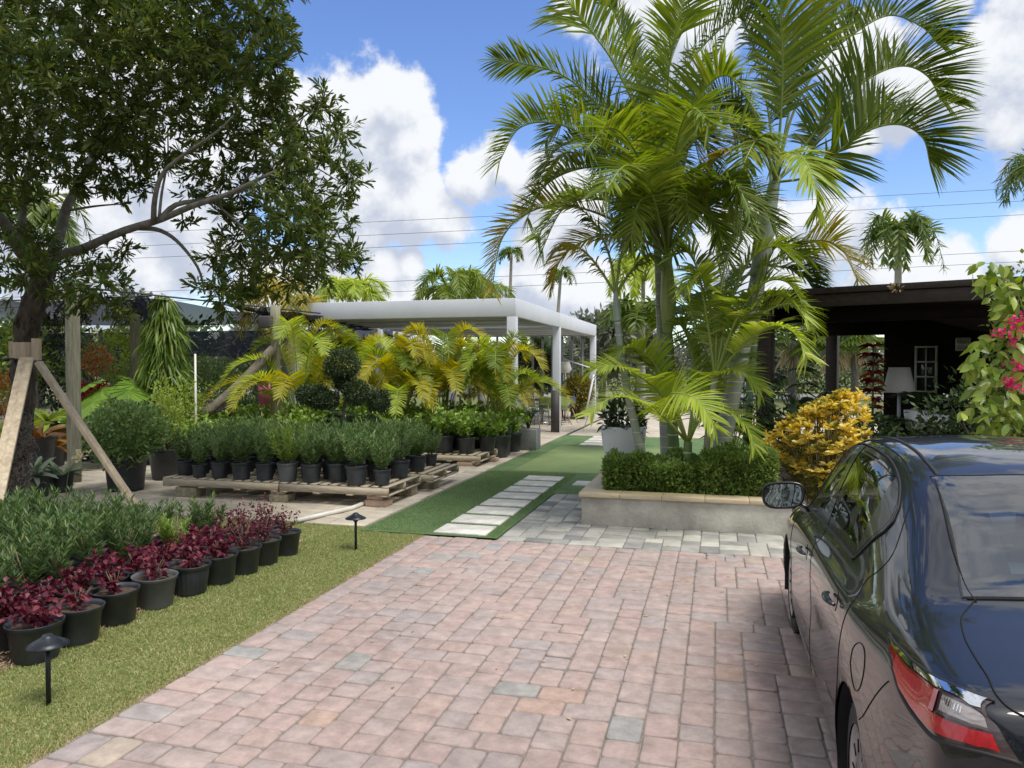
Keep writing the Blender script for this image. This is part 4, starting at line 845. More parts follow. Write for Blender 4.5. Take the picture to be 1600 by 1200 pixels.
# -- clusia on the second pallet run
Z2 = .21
pallet('wooden pallet under the broad leaved shrubs, beside the white post', -5.9, -4.15, 13.05, 14.2, Z2, 0)
pallet('wooden pallet far left under the broad leaved shrubs', -7.8, -5.95, 13.05, 14.2, Z2, 0)
support('brick under the right corner of the broad leaved shrub pallet', -4.45, 13.15, .3, .22, .07, 'peach_block', .02); support('brick under the right back edge of the broad leaved shrub pallet', -4.22, 13.9, .3, .22, .07, 'peach_block', .02)
def clusia(mb, c, hh=.62, rr=.36, ns=16, per=26, L=.095, W=.062):
    for k in range(ns):
        a = rnd.uniform(0, 6.28); q = rr * math.sqrt(rnd.random()); H_ = hh * rnd.uniform(.6, 1.05) * (1.12 - .35 * q / rr)
        b = np.array(c); e = b + [q * math.cos(a), q * math.sin(a), H_]; t = rs.uniform(.2, 1, per)[:, None]
        B = b + (e - b) * t; D = rs.normal(size=(per, 3)) * .7 + [math.cos(a) * .3, math.sin(a) * .3, .65]
        mb.leaves(B, D, L * rs.uniform(.7, 1.1, per), W * rs.uniform(.8, 1.1, per), st=((0, .12), (.35, .6), (.75, 1), (1, .45)), droop=.05, fold=.1)
protoC = [potted('potted_clusia', 'x', 'potted plant', .185, .30, [('stem', 'stem', lambda mb, c: stems(mb, c, .5, .25, 9, .009)), ('foliage', 'clusia_leaf', lambda mb, c: clusia(mb, c, hh_, .36))]) for hh_ in (.55, .66, .6)]
for o in protoC: register(o)
GC = 'broad leaved green shrubs in black pots'
for j in range(6):
    for k in range(13):
        x = -4.45 - k * .46 + (.2 if j % 2 else 0); y = 13.3 + j * .46
        if x > -4.25 or (j == 0 and k > 8): continue
        zz = Z2 + .003 if (-7.8 < x < -4.2 and y < 14.2) else 0
        put(protoC[rnd.randrange(3)], (x + rnd.uniform(-.05, .05), y + rnd.uniform(-.05, .05), zz), rnd.uniform(0, 6), rnd.uniform(.9, 1.1) * (1.0 if zz else 1.22), f'broad leaved light green shrub, {ORD[j]} row, {ORD[k]} from the white post', GC)
for j in range(3):
    for k in range(13):
        x = -5.9 - k * .55; y = 11.75 + j * .5
        put(protoC[rnd.randrange(3)], (x, y + rnd.uniform(-.1, .1), 0), rnd.uniform(0, 6), rnd.uniform(.95, 1.2), f'broad leaved bush left of the pallets, {ORD[j]} row, {ORD[k]} from right', 'broad leaved bushes standing on the paving')
p_ = G(797, 702)
tall = potted('potted_areca', 'gold leaved palm in a tall narrow black pot at the foot of the white post', 'potted plant', .2, .62, [('foliage', 'areca_leaf', lambda mb, c: [frond(mb, [c, c + np.array([.15 * math.cos(a), .15 * math.sin(a), .5]), c + np.array([.5 * math.cos(a), .5 * math.sin(a), .85]), c + np.array([.85 * math.cos(a), .85 * math.sin(a), .7])], nl=26, L=.3, W=.022, lift=.35, droop=.25) for a in np.linspace(0, 5.6, 9)])], loc=(-4.28, 15.0, 0))
g_ = G(812, 672); MB
tag(MB().box((-3.98, 16.1, .23), (.42, .42, .46)).build('square_planter', 'grey_weave', bevel=.01), 'small square grey planter box on the terrace at the front pergola post', 'planter')
mb = MB(); 
for a in np.linspace(0, 6, 8): frond(mb, [(-4.0, 16.1, .45), (-4.0 + .15 * math.cos(a), 16.1 + .15 * math.sin(a), .8), (-4.0 + .45 * math.cos(a), 16.1 + .45 * math.sin(a), .85)], nl=16, L=.2, W=.02, lift=.3)
tag(mb.build('fern', 'dark_leaf'), 'dark fern growing in the small square grey planter by the pergola', 'plant')
# -- areca palms
def areca(label, base, hgt, spread, n, seed, m='areca_leaf', group='golden palms in front of the pergola', L=.44, name='areca_palm', cat='palm tree', potr=.3):
    r = random.Random(seed); t = thing(name, label, cat, base, group); bx, by, bz = base
    if potr: mb = MB(); make_pot(mb, potr, .45, np.array(base)); mb.build('pot', 'black_pot', t, smooth=True)
    st_ = MB()
    for k in range(n + 7):
        a = r.uniform(0, 6.28); el = r.uniform(.0, 1.0); s = spread * .84 * r.uniform(.7, 1.15) * (1.2 - el * .55); h0 = hgt * r.uniform(.35, .5); top = hgt * (.62 + .4 * el) * r.uniform(.9, 1.05)
        c, d = math.cos(a), math.sin(a); b0 = np.array([bx + .12 * c, by + .12 * d, bz + (.4 if potr else 0)])
        pts = [b0, [bx + .2 * s * c, by + .2 * s * d, bz + h0], [bx + .45 * s * c, by + .45 * s * d, bz + top * .86], [bx + .8 * s * c, by + .8 * s * d, bz + top * 1.02], [bx + 1.2 * s * c, by + 1.2 * s * d, bz + top * 1.02 - .10 * s], [bx + 1.5 * s * c, by + 1.5 * s * d, bz + top * .98 - .36 * s]]
        mb = MB(); frond(mb, pts, nl=62, L=L * .88, W=.021, lift=.55, droop=.12, fwd=.5, start=.34, r0=.013, jit=.1); mb.mi[0][:] = 1
        mb.build('frond', [m if r.random() > .38 else ('palm_leaf' if r.random() < .5 else 'palm_leaf_bright'), 'stalk'], t)
    return t
for k, (px, d, hg, sp, n, lb) in enumerate([(470, 15.3, 2.55, 1.25, 15, 'golden palm with long fronds reaching left, leftmost in front of the white pergola'), (556, 16.2, 2.35, 1.0, 12, 'golden palm directly behind the pom pom topiary'), (625, 15.2, 2.3, 1.0, 14, 'golden palm left of the middle in front of the pergola'), (690, 15.6, 2.55, 1.0, 15, 'tall golden palm under the middle of the white fascia'), (775, 15.2, 2.25, 1.05, 15, 'bright golden palm standing against the front white post')]):
    q = P(px, 600, d); areca(lb, (q.x, q.y, 0), hg, sp, n, 40 + k)
# ---------------------------------------------------------------- white pergola
pg = thing('pergola', 'large white metal pergola with a flat louvred roof over the terrace', 'pergola', (-6.95, 21.2, 0))
X0, X1, Y0, Y1, ZT, FH = -9.6, -4.27, 15.75, 26.8, 3.30, .39
Ym = 20.45
posts = [(X0, Y0), (X1, Y0), (X0, Ym), (X1, Ym), (X0, Y1), (X1, Y1)]
for (x, y) in posts: MB().box((x, y, (ZT - FH) / 2), (.2, .2, ZT - FH - .002)).build('post', 'white_metal', pg, bevel=.006)
def fas(c, s): MB().box(c, s).build('fascia', 'white_metal', pg, bevel=.005)
zc = ZT - FH / 2
fas(((X0 + X1) / 2, Y0 - .05, zc), (X1 - X0 + .2, .1, FH)); fas(((X0 + X1) / 2, Y1 + .05, zc), (X1 - X0 + .2, .1, FH))
for x in (X0 - .05, X1 + .05):
    fas((x, (Y0 + Ym) / 2, zc - .001), (.1, Ym - Y0 - .004, FH)); fas((x, (Y1 + Ym) / 2, zc - .001), (.1, Y1 - Ym - .004, FH))
fas(((X0 + X1) / 2, Ym, zc + .05), (X1 - X0 - .01, .12, FH - .12))
nl_ = 44
lo = MB()
for k in range(nl_):
    y = Y0 + .12 + (Y1 - Y0 - .24) * k / (nl_ - 1)
    if abs(y - Ym) < .12: continue
    lo.box(((X0 + X1) / 2, y, ZT - .335 + .02 * (k % 2)), (X1 - X0 - .02, .22, .03), rot=Matrix.Rotation(math.radians(-9), 3, 'X'))
lo.build('louvre_roof', 'louvre', pg); lip = MB()
for k in range(0, nl_, 3):
    y = Y0 + .12 + (Y1 - Y0 - .24) * k / (nl_ - 1) + .11
    lip.box(((X0 + X1) / 2, y, ZT - .365), (X1 - X0 - .02, .02, .05))
lip.build('louvre_lip', 'white_metal', pg)
MB().box((X1 - .02, Ym - .11, .58), (.24, .015, 1.16)).build('post_wrap', 'dark_wrap', pg); MB().box((X1 - .125, Ym, .58), (.02, .22, 1.16)).build('post_wrap', 'dark_wrap', pg)
for k in range(6): MB().box((X1 - .35 - k * .36, Y1 - .3, 1.45), (.07, .2, 2.88), rz=.35).build('screen_slat', 'screen_grey', pg)
for k in range(5): MB().box((X0 + .4 + k * .36, Y1 - .3, 1.45), (.07, .2, 2.88), rz=.35).build('screen_slat', 'screen_grey', pg)
# terrace furniture
def metal_chair(label, x, y, rz, m='silver_metal', sm='silver_metal'):
    t = thing('armchair', label, 'chair', (x, y, 0), 'chairs on the pergola terrace'); R = Matrix.Rotation(rz, 3, 'Z'); o = Vector((x, y, 0)); w = lambda a, b, c: o + R @ Vector((a, b, c))
    for sx in (-1, 1):
        MB().tube([w(.26 * sx, -.24, 0), w(.25 * sx, -.2, .64)], .014, n=8).build('leg', m, t); MB().tube([w(.26 * sx, .26, 0), w(.25 * sx, .2, .45), w(.25 * sx, .28, .84)], .014, n=8).build('leg', m, t)
        MB().tube([w(.25 * sx, -.22, .64), w(.25 * sx, .24, .66)], .018, n=8, flat=.6).build('armrest', m, t)
    MB().box(w(0, 0, .44), (.48, .46, .025), rz=rz).build('seat', sm, t, bevel=.008)
    b = MB()
    for k in range(7): b.tube([w(-.21 + .07 * k, .21, .47), w(-.21 + .07 * k, .28, .84)], .009, n=6)
    b.tube([w(-.25, .28, .84), w(.25, .28, .84)], .014, n=8); b.build('backrest', m, t)
def shell_chair(label, x, y, rz, m):
    t = thing('shell_chair', label, 'chair', (x, y, 0), 'chairs on the pergola terrace'); R = Matrix.Rotation(rz, 3, 'Z'); o = Vector((x, y, 0)); w = lambda a, b, c: o + R @ Vector((a, b, c))
    U, V = np.meshgrid(np.linspace(-1, 1, 13), np.linspace(0, 1, 14), indexing='ij'); g = np.zeros((13, 14, 3))
    for i in range(13):
        for j in range(14):
            u, v = U[i, j], V[i, j]; s = v * 1.6
            yy = -.24 + .44 * min(1, v * 1.9) + .10 * max(0, v - .5); z = .46 + .03 * (1 - v) + max(0, v - .38) * .66 + .10 * u * u * (1 - abs(v - .5)); ww = (.25 + .03 * math.sin(v * 3.1)) * (1 - .35 * max(0, v - .75) * 2)
            g[i, j] = w(u * ww, yy - .1 * u * u * max(0, v - .4) * 2, z)
    s = MB().grid(g).build('shell', m, t, smooth=True); sm = s.modifiers.new('solid', 'SOLIDIFY'); sm.thickness = .012
    for sx in (-1, 1):
        for sy in (-1, 1): MB().tube([w(.12 * sx, .12 * sy, .46), w(.24 * sx, .25 * sy, 0)], [.016, .011], n=8).build('leg', 'leg_wood', t)
def tpos(px, d): q = P(px, 600, d); return q.x, q.y
metal_chair('silver metal armchair nearest the golden palms under the pergola', *tpos(824, 21.5), 2.6)
metal_chair('grey woven armchair behind the silver one under the pergola', *tpos(842, 23.5), 2.2, 'grey_weave', 'grey_weave')
metal_chair('teal seated armchair at the back of the pergola terrace', *tpos(832, 25.3), 0.5, 'silver_metal', 'teal_plastic')
shell_chair('olive shell chair with wooden legs behind the wrapped post', *tpos(856, 23.8), 3.3, 'olive_plastic')
shell_chair('light green shell chair just right of the wrapped white post', *tpos(876, 23.3), 4.2, 'olive_plastic')
shell_chair('navy shell chair with wooden legs, rightmost on the terrace', *tpos(886, 24.2), 4.3, 'navy_plastic')
tx_, ty_ = tpos(848, 24.6); tb_ = thing('dining_table', 'dark round topped table among the terrace chairs', 'table', (tx_, ty_, 0))
MB().lathe([(0, .72), (.55, .72), (.56, .735), (.55, .75), (0, .75)], (tx_, ty_, 0), n=36).build('tabletop', 'dark_wrap', tb_); MB().lathe([(.28, 0), (.27, .02), (.04, .05), (.035, .72)], (tx_, ty_, 0), n=20).build('pedestal', 'silver_metal', tb_, smooth=True)
fx_, fy_ = tpos(882, 25.2); fl_ = thing('floor_lamp', 'floor lamp with a white hexagonal shade under the pergola', 'lamp', (fx_, fy_, 0))
MB().tube([(fx_, fy_, 0), (fx_, fy_, 1.7)], .015, n=10).build('pole', 'dark_wrap', fl_); MB().lathe([(.16, 1.60), (.25, 1.72), (.17, 1.98), (0, 1.98)], (fx_, fy_, 0), n=6).build('lamp_shade', 'lamp_shade', fl_); MB().lathe([(0, .03), (.16, .025), (.17, 0)], (fx_, fy_, 0), n=20).build('base', 'dark_wrap', fl_)
cx_, cy_ = tpos(904, 26.2)
potted('potted_croton', 'round bronze green croton bush in a black pot at the far end of the pergola', 'potted plant', .27, .50, [('foliage', 'croton_mix', lambda mb, c: foliage(mb, c + [0, 0, .5], (.55, .55, .56), 2600, .15, .05, seed=5, droop=.2))], loc=(cx_, cy_, 0))
um = thing('folded_umbrella', 'slanting white pole and arm of a folded sunshade beside the croton', 'umbrella', tuple(P(914, 652, 25.6))); um['_o'] = tuple(um.location)
MB().tube([P(914, 651, 25.6), P(928, 585, 25.6)], .035, n=10).build('pole', 'white_metal', um); MB().tube([P(880, 561, 25.8), P(938, 580, 25.6)], .025, n=10).build('arm', 'white_metal', um)
fx2 = tpos(843, 28.5)
def leafy(name, label, cat, c, R, n, L, W, m, trunk=None, seed=1, amp=.3, st=((0, .15), (.45, 1), (1, .05)), droop=.15, fold=0, group=None, shell=.5, out=.7, up=.3, crown='crown'):
    t = thing(name, label, cat, (c[0], c[1], 0), group); mb = MB(); foliage(mb, c, R, n, L, W, seed=seed, amp=amp, st=st, droop=droop, fold=fold, shell=shell, out=out, up=up); mb.build(crown, m, t)
    if trunk:
        k = MB(); k.tube([(c[0], c[1], -.05), (c[0] + .03, c[1], c[2] * .5), (c[0], c[1], c[2])], [trunk, trunk * .8, trunk * .5], n=8); 
        for _ in range(7):
            a = rnd.uniform(0, 6.28); k.tube([(c[0], c[1], c[2] - R[2] * .9), (c[0] + R[0] * .7 * math.cos(a), c[1] + R[1] * .7 * math.sin(a), c[2] + R[2] * rnd.uniform(-.2, .6))], [trunk * .5, trunk * .12], n=5)
        k.build('trunk', 'branch_bark', t)
    return t
leafy('fiddle_leaf_tree', 'dark tree with large paddle leaves standing behind the pergola chairs', 'tree', (fx2[0], fx2[1], 1.9), (.75, .75, 1.0), 330, .42, .28, 'dark_leaf', .05, st=((0, .15), (.35, .7), (.7, 1), (1, .3)))
# ---------------------------------------------------------------- left nursery corner
def wood_post(label, g, top, r, lean=(0, 0)):
    MB
    C = curve([(g[0], g[1], -.05), (g[0] + lean[0] * .5, g[1] + lean[1] * .5, top / 2), (g[0] + lean[0], g[1] + lean[1], top)], 12)
    return tag(MB().tube(C, r * (1 + .03 * rs.normal(size=12)), n=14).build('timber_post', 'grey_wood', smooth=True), label, 'post', 'round timber posts carrying the shade cloth')
q = G(117, 753); wood_post('weathered round timber post right of the staked tree, front post of the shade cloth', q, 3.12, .105)
A1 = Vector((q.x, q.y, 3.05))
q2 = P(212, 600, 17.8); wood_post('darker timber post further back, left of the weeping tree', (q2.x, q2.y), 3.05, .11)
q3 = P(431, 600, 15.2); wood_post('round timber post with a black box on top, left of the pergola', (q3.x, q3.y), 3.05, .10)
q4 = P(150, 600, 24); wood_post('thin timber post at the back of the shade house', (q4.x, q4.y), 3.0, .08)
tag(MB().box((q3.x - .12, q3.y - .16, 2.72), (.26, .14, .24)).build('junction_box', 'dark_wrap', bevel=.02), 'small black box fixed near the top of the timber post by the pergola', 'box')
tag(MB().tube(curve([P(318, 648, 14.3), P(370, 605, 14.6), P(427, 545, 15.0)], 10), .095, n=14).build('leaning_log', 'log_wood', smooth=True), 'grey log leaning up against the timber post left of the pergola', 'log')
p0 = P(306, 650, 13.8); tag(MB().tube([(p0.x, p0.y, 0), (p0.x, p0.y, P(306, 553, 13.8).z)], .02, n=10).build('plastic_pipe', 'pvc', smooth=True), 'thin upright white pipe standing right of the weeping tree', 'pipe')
a_, b_ = G(505, 815), G(588, 782); tag(MB().tube([a_ + Vector((-.25, -.15, .03)), a_.lerp(b_, .5) + Vector((0, 0, .028)), b_ + Vector((.0, .05, .03))], .028, n=12).build('plastic_pipe', 'pvc', smooth=True), 'white drain pipe lying on the paving in front of the pallet corner', 'pipe')
# shade cloth sheets
def cloth(label, corners, n=14, sag=.12, name='shade_cloth'):
    a, b, c, d = [np.array(tuple(v)) for v in corners]; g = np.zeros((n, n, 3))
    for i in range(n):
        for j in range(n):
            u, v = i / (n - 1), j / (n - 1); g[i, j] = (a * (1 - u) + b * u) * (1 - v) + (d * (1 - u) + c * u) * v; g[i, j, 2] -= sag * 4 * math.sqrt(max(0, u * (1 - u) * v * (1 - v))) + .02 * math.sin(i * 1.7 + j)
    return tag(MB().grid(g).build(name, 'shade_cloth', smooth=True), label, 'shade cloth', 'dark shade cloth over the nursery')
cloth('dark shade cloth roof at the far left behind the staked tree', [(-17, 11.6, 3.1), (A1.x - .06, 11.4, 3.06), (A1.x - .05, 17.5, 2.95), (-19, 17.5, 3.0)], sag=.1)
cloth('sheer shade cloth roof right of the front timber post', [(A1.x + .1, 13.0, 3.12), (q3.x - .1, 15.2, 2.98), (q3.x - 1.2, 21.5, 3.0), (A1.x - 1, 20.5, 3.0)], sag=.18)
cloth('shade cloth curtain hanging along the back of the nursery', [(-26, 21.8, 3.0), (q3.x - 1.2, 21.8, 3.0), (q3.x - 1.2, 21.8, 2.15), (-26, 21.8, 2.2)], sag=.05)
cloth('small drooping flap of shade cloth at the front timber post', [(A1.x - .28, 11.3, 3.1), (A1.x - .06, 11.3, 3.1), (A1.x + .08, 11.25, 2.62), (A1.x - .12, 11.3, 2.75)], sag=.03, n=6)
wr = MB()
for (a, b) in (((-17, 11.6, 3.1), (A1.x, 11.4, 3.1)), ((A1.x, A1.y, 3.1), (q3.x, 15.2, 3.02)), ((A1.x, A1.y, 3.1), (q2.x, q2.y, 3.02)), ((-26, 21.8, 3.0), (q3.x, 21.8, 3.0))): wr.tube([a, b], .016, n=5)
tag(wr.build('support_cable', 'wire'), 'black cables holding up the shade cloth between the timber posts', 'cable')
# big potted shrubs
q = G(197, 765)
potted('potted_schefflera', 'dense rounded green bush in a very large black pot left of the pallets', 'potted plant', .31, .52, [('stem', 'stem', lambda mb, c: stems(mb, c, .35, .25, 10, .012)), ('foliage', 'bush_leaf', lambda mb, c: foliage(mb, c + [0, 0, .40], (.58, .58, .46), 4600, .085, .036, seed=9, amp=.12, out=.6, up=.5, st=((0, .12), (.6, 1), (1, .3))))], loc=(q.x, q.y, 0))
q = P(262, 650, 12.3)
potted('potted_shrub', 'airy yellow green shrub in a large black pot between the bush and the pallets', 'potted plant', .31, .50, [('stem', 'stem', lambda mb, c: stems(mb, c, .9, .3, 12, .008)), ('foliage', 'lime_leaf', lambda mb, c: foliage(mb, c + [0, 0, .62], (.42, .42, .62), 1500, .07, .03, seed=3, shell=.2, amp=.3))], loc=(q.x, q.y, 0))
# weeping tree
q = P(256, 600, 14.2); wt = thing('weeping_tree', 'tall narrow weeping tree with hanging strap leaves in the nursery', 'tree', (q.x, q.y, 0))
mb = MB(); hT = P(256, 462, 14.2).z
MB().tube([(q.x, q.y, 0), (q.x + .02, q.y, hT * .6), (q.x - .02, q.y, hT + .05)], [.04, .03, .008], n=8).build('trunk', 'branch_bark', wt)
n = 1900; t = rs.rand(n) ** .8; z = .95 + (hT - .95) * t; R_ = .08 + .48 * (1 - t) ** .62 * (.75 + .35 * np.sin(t * 21) * .3 + .1); a = rs.rand(n) * 6.283; rr_ = R_ * rs.uniform(.45, 1.05, n)
mb.leaves(np.stack([q.x + rr_ * np.cos(a), q.y + rr_ * np.sin(a), z], -1), np.stack([np.cos(a) * .45, np.sin(a) * .45, np.full(n, -.55)], -1) + rs.normal(size=(n, 3)) * .22, rs.uniform(.2, .34, n), .034, Nrm=rs.normal(size=(n, 3)), st=((0, .2), (.3, 1), (.7, .8), (1, .05)), droop=.5)
mb.build('crown', 'weeping_leaf', wt)
# rows of low plants on a bench
be = thing('plant_bench', 'low plank bench holding small bedding plants behind the timber post', 'bench', (-11.2, 13.6, 0))
MB().box((-11.2, 13.6, .62), (3.4, .9, .05)).build('bench_top', 'grey_wood', be)
for dx in (-1.6, -.2, 1.6):
    for dy in (-.4, .4): MB().box((-11.2 + dx, 13.6 + dy, .295), (.07, .07, .595)).build('leg', 'grey_wood', be)
def rosette(mb, c, n, L, W, up=.8, droop=.35, spread=1.0, fold=.12, st=((0, .5), (.4, 1), (.8, .7), (1, .05))):
    a = rs.rand(n) * 6.283; u = rs.uniform(.15, 1.6, n) * up
    mb.leaves(np.tile(c, (n, 1)) + rs.normal(size=(n, 3)) * .01, np.stack([np.cos(a) * spread, np.sin(a) * spread, u], -1), L * rs.uniform(.7, 1.1, n), W, st=st, droop=droop, fold=fold)
kinds = [('purple_leaf', 'low purple leaved plant'), ('brom_leaf', 'orange green bromeliad'), ('grey_leaf', 'silvery rosette plant'), ('ti_leaf', 'dark red leaved plant'), ('lime_leaf', 'lime green leafy plant')]
protoB = []
for (m, lb) in kinds:
    f = (lambda mb, c: foliage(mb, c + [0, 0, .1], (.17, .17, .13), 260, .07, .03)) if m == 'purple_leaf' else (lambda mb, c: rosette(mb, c, 26, .34, .045))
    protoB.append(potted('potted_' + ('bromeliad' if m == 'brom_leaf' else 'plant'), 'x', 'potted plant', .12, .18, [('foliage', m, f)]))
for o in protoB: register(o)
for k in range(9): put(protoB[0 if k > 2 else 3], (-12.7 + k * .36, 13.5, .65), k, 1.15, f'{kinds[0 if k > 2 else 3][1]} on the plank bench, {ORD[k]} from the left', 'bedding plants on the bench')
spots = [(52, 725, 10.6, 2, 1.9, 'silvery spiky plant in a dark pot at the foot of the staked tree'), (95, 735, 11.0, 2, 1.5, 'silvery potted plant left of the timber post base'), (60, 665, 12.2, 1, 2.2, 'orange bromeliad left of the timber post'), (80, 680, 12.8, 1, 2.0, 'bronze bromeliad just left of the timber post'),
         (42, 690, 13.3, 3, 2.1, 'dark red bromeliad behind the staked tree'), (20, 660, 13, 4, 2.3, 'lime leaved plant at the left edge behind the stake boards'), (140, 640, 15.5, 3, 2.5, 'dark red leafy plant right of the timber post'), (75, 640, 14.5, 4, 2.4, 'lime green leafy plant behind the bromeliads')]
for (px, py, d, v, s, lb) in spots:
    q = P(px, py, d); put(protoB[v], (q.x, q.y, max(0, q.z - .26 * s)), px, s, lb, 'potted foliage plants round the staked tree')
mb = MB(); q = P(125, 712, 10.4)
for k in range(9): foliage(mb, q + Vector((rnd.uniform(-.09, .09), rnd.uniform(-.06, .06), rnd.uniform(-.06, .06))), (.03, .03, .03), 7, .05, .035)
oc = thing('orchid', 'cluster of cream orchid flowers beside the timber post', 'flower', (q.x, q.y, 0)); mb.build('flower', 'orchid', oc); MB().tube(curve([(q.x - .25, q.y, 0), (q.x - .2, q.y, .35), (q.x - .05, q.y, .55), tuple(q)], 10), .006, n=5).build('stem', 'stem', oc)
# philodendron, crotons and other shrubs in the middle distance
mb = MB(); q = P(178, 620, 14.0); t = thing('philodendron', 'plant with huge split heart leaves left of the weeping tree', 'plant', (q.x, q.y, 0)); sk = MB()
for k in range(15):
    a = rnd.uniform(0, 6.28); R_ = rnd.uniform(.25, .75); tip = np.array([q.x + R_ * math.cos(a), q.y + R_ * math.sin(a), rnd.uniform(.85, 1.75)]); sk.tube([(q.x, q.y, .3), tip], .012, n=5)
    nn = 13; al = np.linspace(-2.5, 2.5, nn); ax = np.array([math.cos(a), math.sin(a), -.55]); sdv = np.array([-math.sin(a), math.cos(a), 0])
    mb.leaves(np.tile(tip, (nn, 1)), np.cos(al)[:, None] * ax + np.sin(al)[:, None] * sdv, .42 * (1 - .28 * np.abs(al) / 2.5), .15, Nrm=np.tile([0, 0, 1.], (nn, 1)) + ax * .3, st=((0, .25), (.4, 1), (.8, .8), (1, .15)), droop=.25)
mb.build('leaf', 'big_leaf', t); sk.build('stalk', 'stalk', t)
for (px, py, d, R, m, lb, L) in [(150, 562, 17, (.3, .3, .3), 'coral_flower', 'shrub with coral flower heads right of the timber post', .10), (138, 585, 16.5, (.55, .55, .8), 'bush_leaf', 'green leafy shrub right of the timber post', .10), (320, 605, 17, (.9, .8, .7), 'bush_leaf', 'light green shrub right of the white pipe', .11), (300, 640, 14.5, (.55, .5, .5), 'lime_leaf', 'small lime shrub at the foot of the log', .07),
      (350, 620, 18, (1.0, .8, .8), 'bush_leaf', 'wide green shrub behind the leaning log', .11), (400, 600, 19, (.9, .8, .8), 'hedge_leaf', 'dark green shrub behind the timber post by the pergola', .10), (20, 560, 15, (.7, .6, .9), 'weeping_leaf', 'leafy green tree behind the staked trunk', .14), (85, 575, 18, (1., .8, 1.1), 'dark_leaf', 'dark shrub between the staked tree and timber post', .14),
      (190, 560, 20, (.8, .7, .9), 'lime_leaf', 'yellow green shrub behind the huge leaved plant', .14), (230, 600, 19, (.9, .8, .7), 'bush_leaf', 'green shrub behind the weeping tree', .10), (10, 620, 11.5, (.35, .4, .4), 'brom_leaf', 'bronze leaved shrub at the left picture edge', .1), (150, 625, 14.8, (.45, .4, .3), 'ti_leaf', 'dark red shrub at the foot of the coral flowers', .12)]:
    q = P(px, py, d); leafy('shrub', lb, 'shrub', (q.x, q.y, max(q.z, R[2] * .9)), R, int(900 * R[0] / .5), L, L * .42, m, .02, seed=int(px), crown='foliage')
q = P(420, 600, 16.5); tag(MB().lathe([(0, .9), (.20, .9), (.24, 1.55), (0, 1.55)], (q.x, q.y, 0), n=24).build('plastic_barrel', 'pink_plastic', smooth=True), 'pink plastic container standing behind the shrubs left of the pergola', 'container')
MB
tag(MB().box((q.x, q.y, .45), (.6, .6, .895)).build('pedestal', 'grey_wood', bevel=.01), 'grey timber pedestal under the pink container', 'pedestal')
# ---------------------------------------------------------------- dark timber building at the right
BO = Vector((.70, 12.3, 0)); BA = math.radians(-20.7); ub = Vector((math.cos(BA), math.sin(BA), 0)); vb = Vector((-math.sin(BA), math.cos(BA), 0))
def BW(u, v, z=0): return BO + ub * u + vb * v + Vector((0, 0, z))
sh = thing('garden_pavilion', 'dark brown flat roofed timber building open to the garden at the right', 'building', tuple(BO))
def bb(name, m, u0, u1, v0, v1, z0, z1, bev=0): return MB().box(BW((u0 + u1) / 2, (v0 + v1) / 2, (z0 + z1) / 2), (u1 - u0, v1 - v0, z1 - z0), rz=BA).build(name, m, sh, bevel=bev)
bb('roof', 'roof_timber', -.3, 9, .05, 5.2, 2.78, 2.97)
bb('fascia', 'roof_timber', -.32, 9.02, -.0, .045, 2.72, 2.905, .006); bb('fascia', 'roof_timber', -.34, 9.04, -.05, .06, 2.91, 3.0, .006); bb('fascia', 'roof_timber', -.345, -.302, .07, 5.2, 2.72, 2.99, .006)
for (u, v) in ((0, .12), (-.1, 4.9), (6.9, .12)): bb('post', 'roof_timber', u - .11, u + .11, v - .11, v + .11, -.02, 2.775, .008)
bb('beam', 'dark_wall', .0, 9, .25, .35, 2.50, 2.775)
bb('wall', 'dark_wall', .98, 9, 4.3, 4.45, 0, 2.74); bb('wall', 'dark_wall', -.3, .978, 4.3, 4.45, 2.45, 2.74); bb('ceiling', 'dark_wall', -.28, 8.84, .36, 4.29, 2.745, 2.775); bb('wall', 'dark_wall', 8.85, 8.99, .2, 4.295, 0, 2.775)
bb('floor', 'dark_floor', .15, 8.8, .3, 4.25, -.02, .02)
ls = MB()
for k in range(16): ls.box(BW(.93, 4.12, .75 + k * .1), (.10, .16, .012), rz=BA)
ls.build('louvre_shutter', 'roof_timber', sh)
# window in the back wall
def wpos(px, py, v):                     # point on plane at depth v of the building seen at a pixel
    r = ray(px, py); n_ = vb; k = (BW(0, v) - Vector((0, 0, H))).dot(n_) / r.dot(n_); return Vector((0, 0, H)) + r * k
c = wpos(1447, 577, 4.27); wu = (c - BO).dot(ub)
f = MB(); W2, H2 = .17, .42
for dx in (-W2, 0, W2): f.box(BW(wu + dx, 4.26, c.z), (.022 if dx == 0 else .04, .05, H2 * 2 + .04), rz=BA)
for dz in (-H2, -.14, .14, H2): f.box(BW(wu, 4.255, c.z + dz), (W2 * 2 + .04, .048, .03), rz=BA)
wf = f.build('window_frame', 'cream_frame', sh); 
bb('window_pane', 'window_glass', wu - W2, wu + W2, 4.28, 4.29, c.z - H2, c.z + H2)
c = wpos(1505, 538, 4.2); u_ = (c - BO).dot(ub); e = thing('air_vent', 'small pale grey box high on the dark back wall', 'vent', tuple(c))
MB().box(BW(u_, 4.22, c.z), (.24, .14, .24), rz=BA).build('case', 'cream_frame', e, bevel=.01)
g_ = MB(); [g_.box(BW(u_ - .08 + .04 * k, 4.145, c.z), (.012, .01, .2), rz=BA) for k in range(5)]; g_.build('grille', 'silver_metal', e)
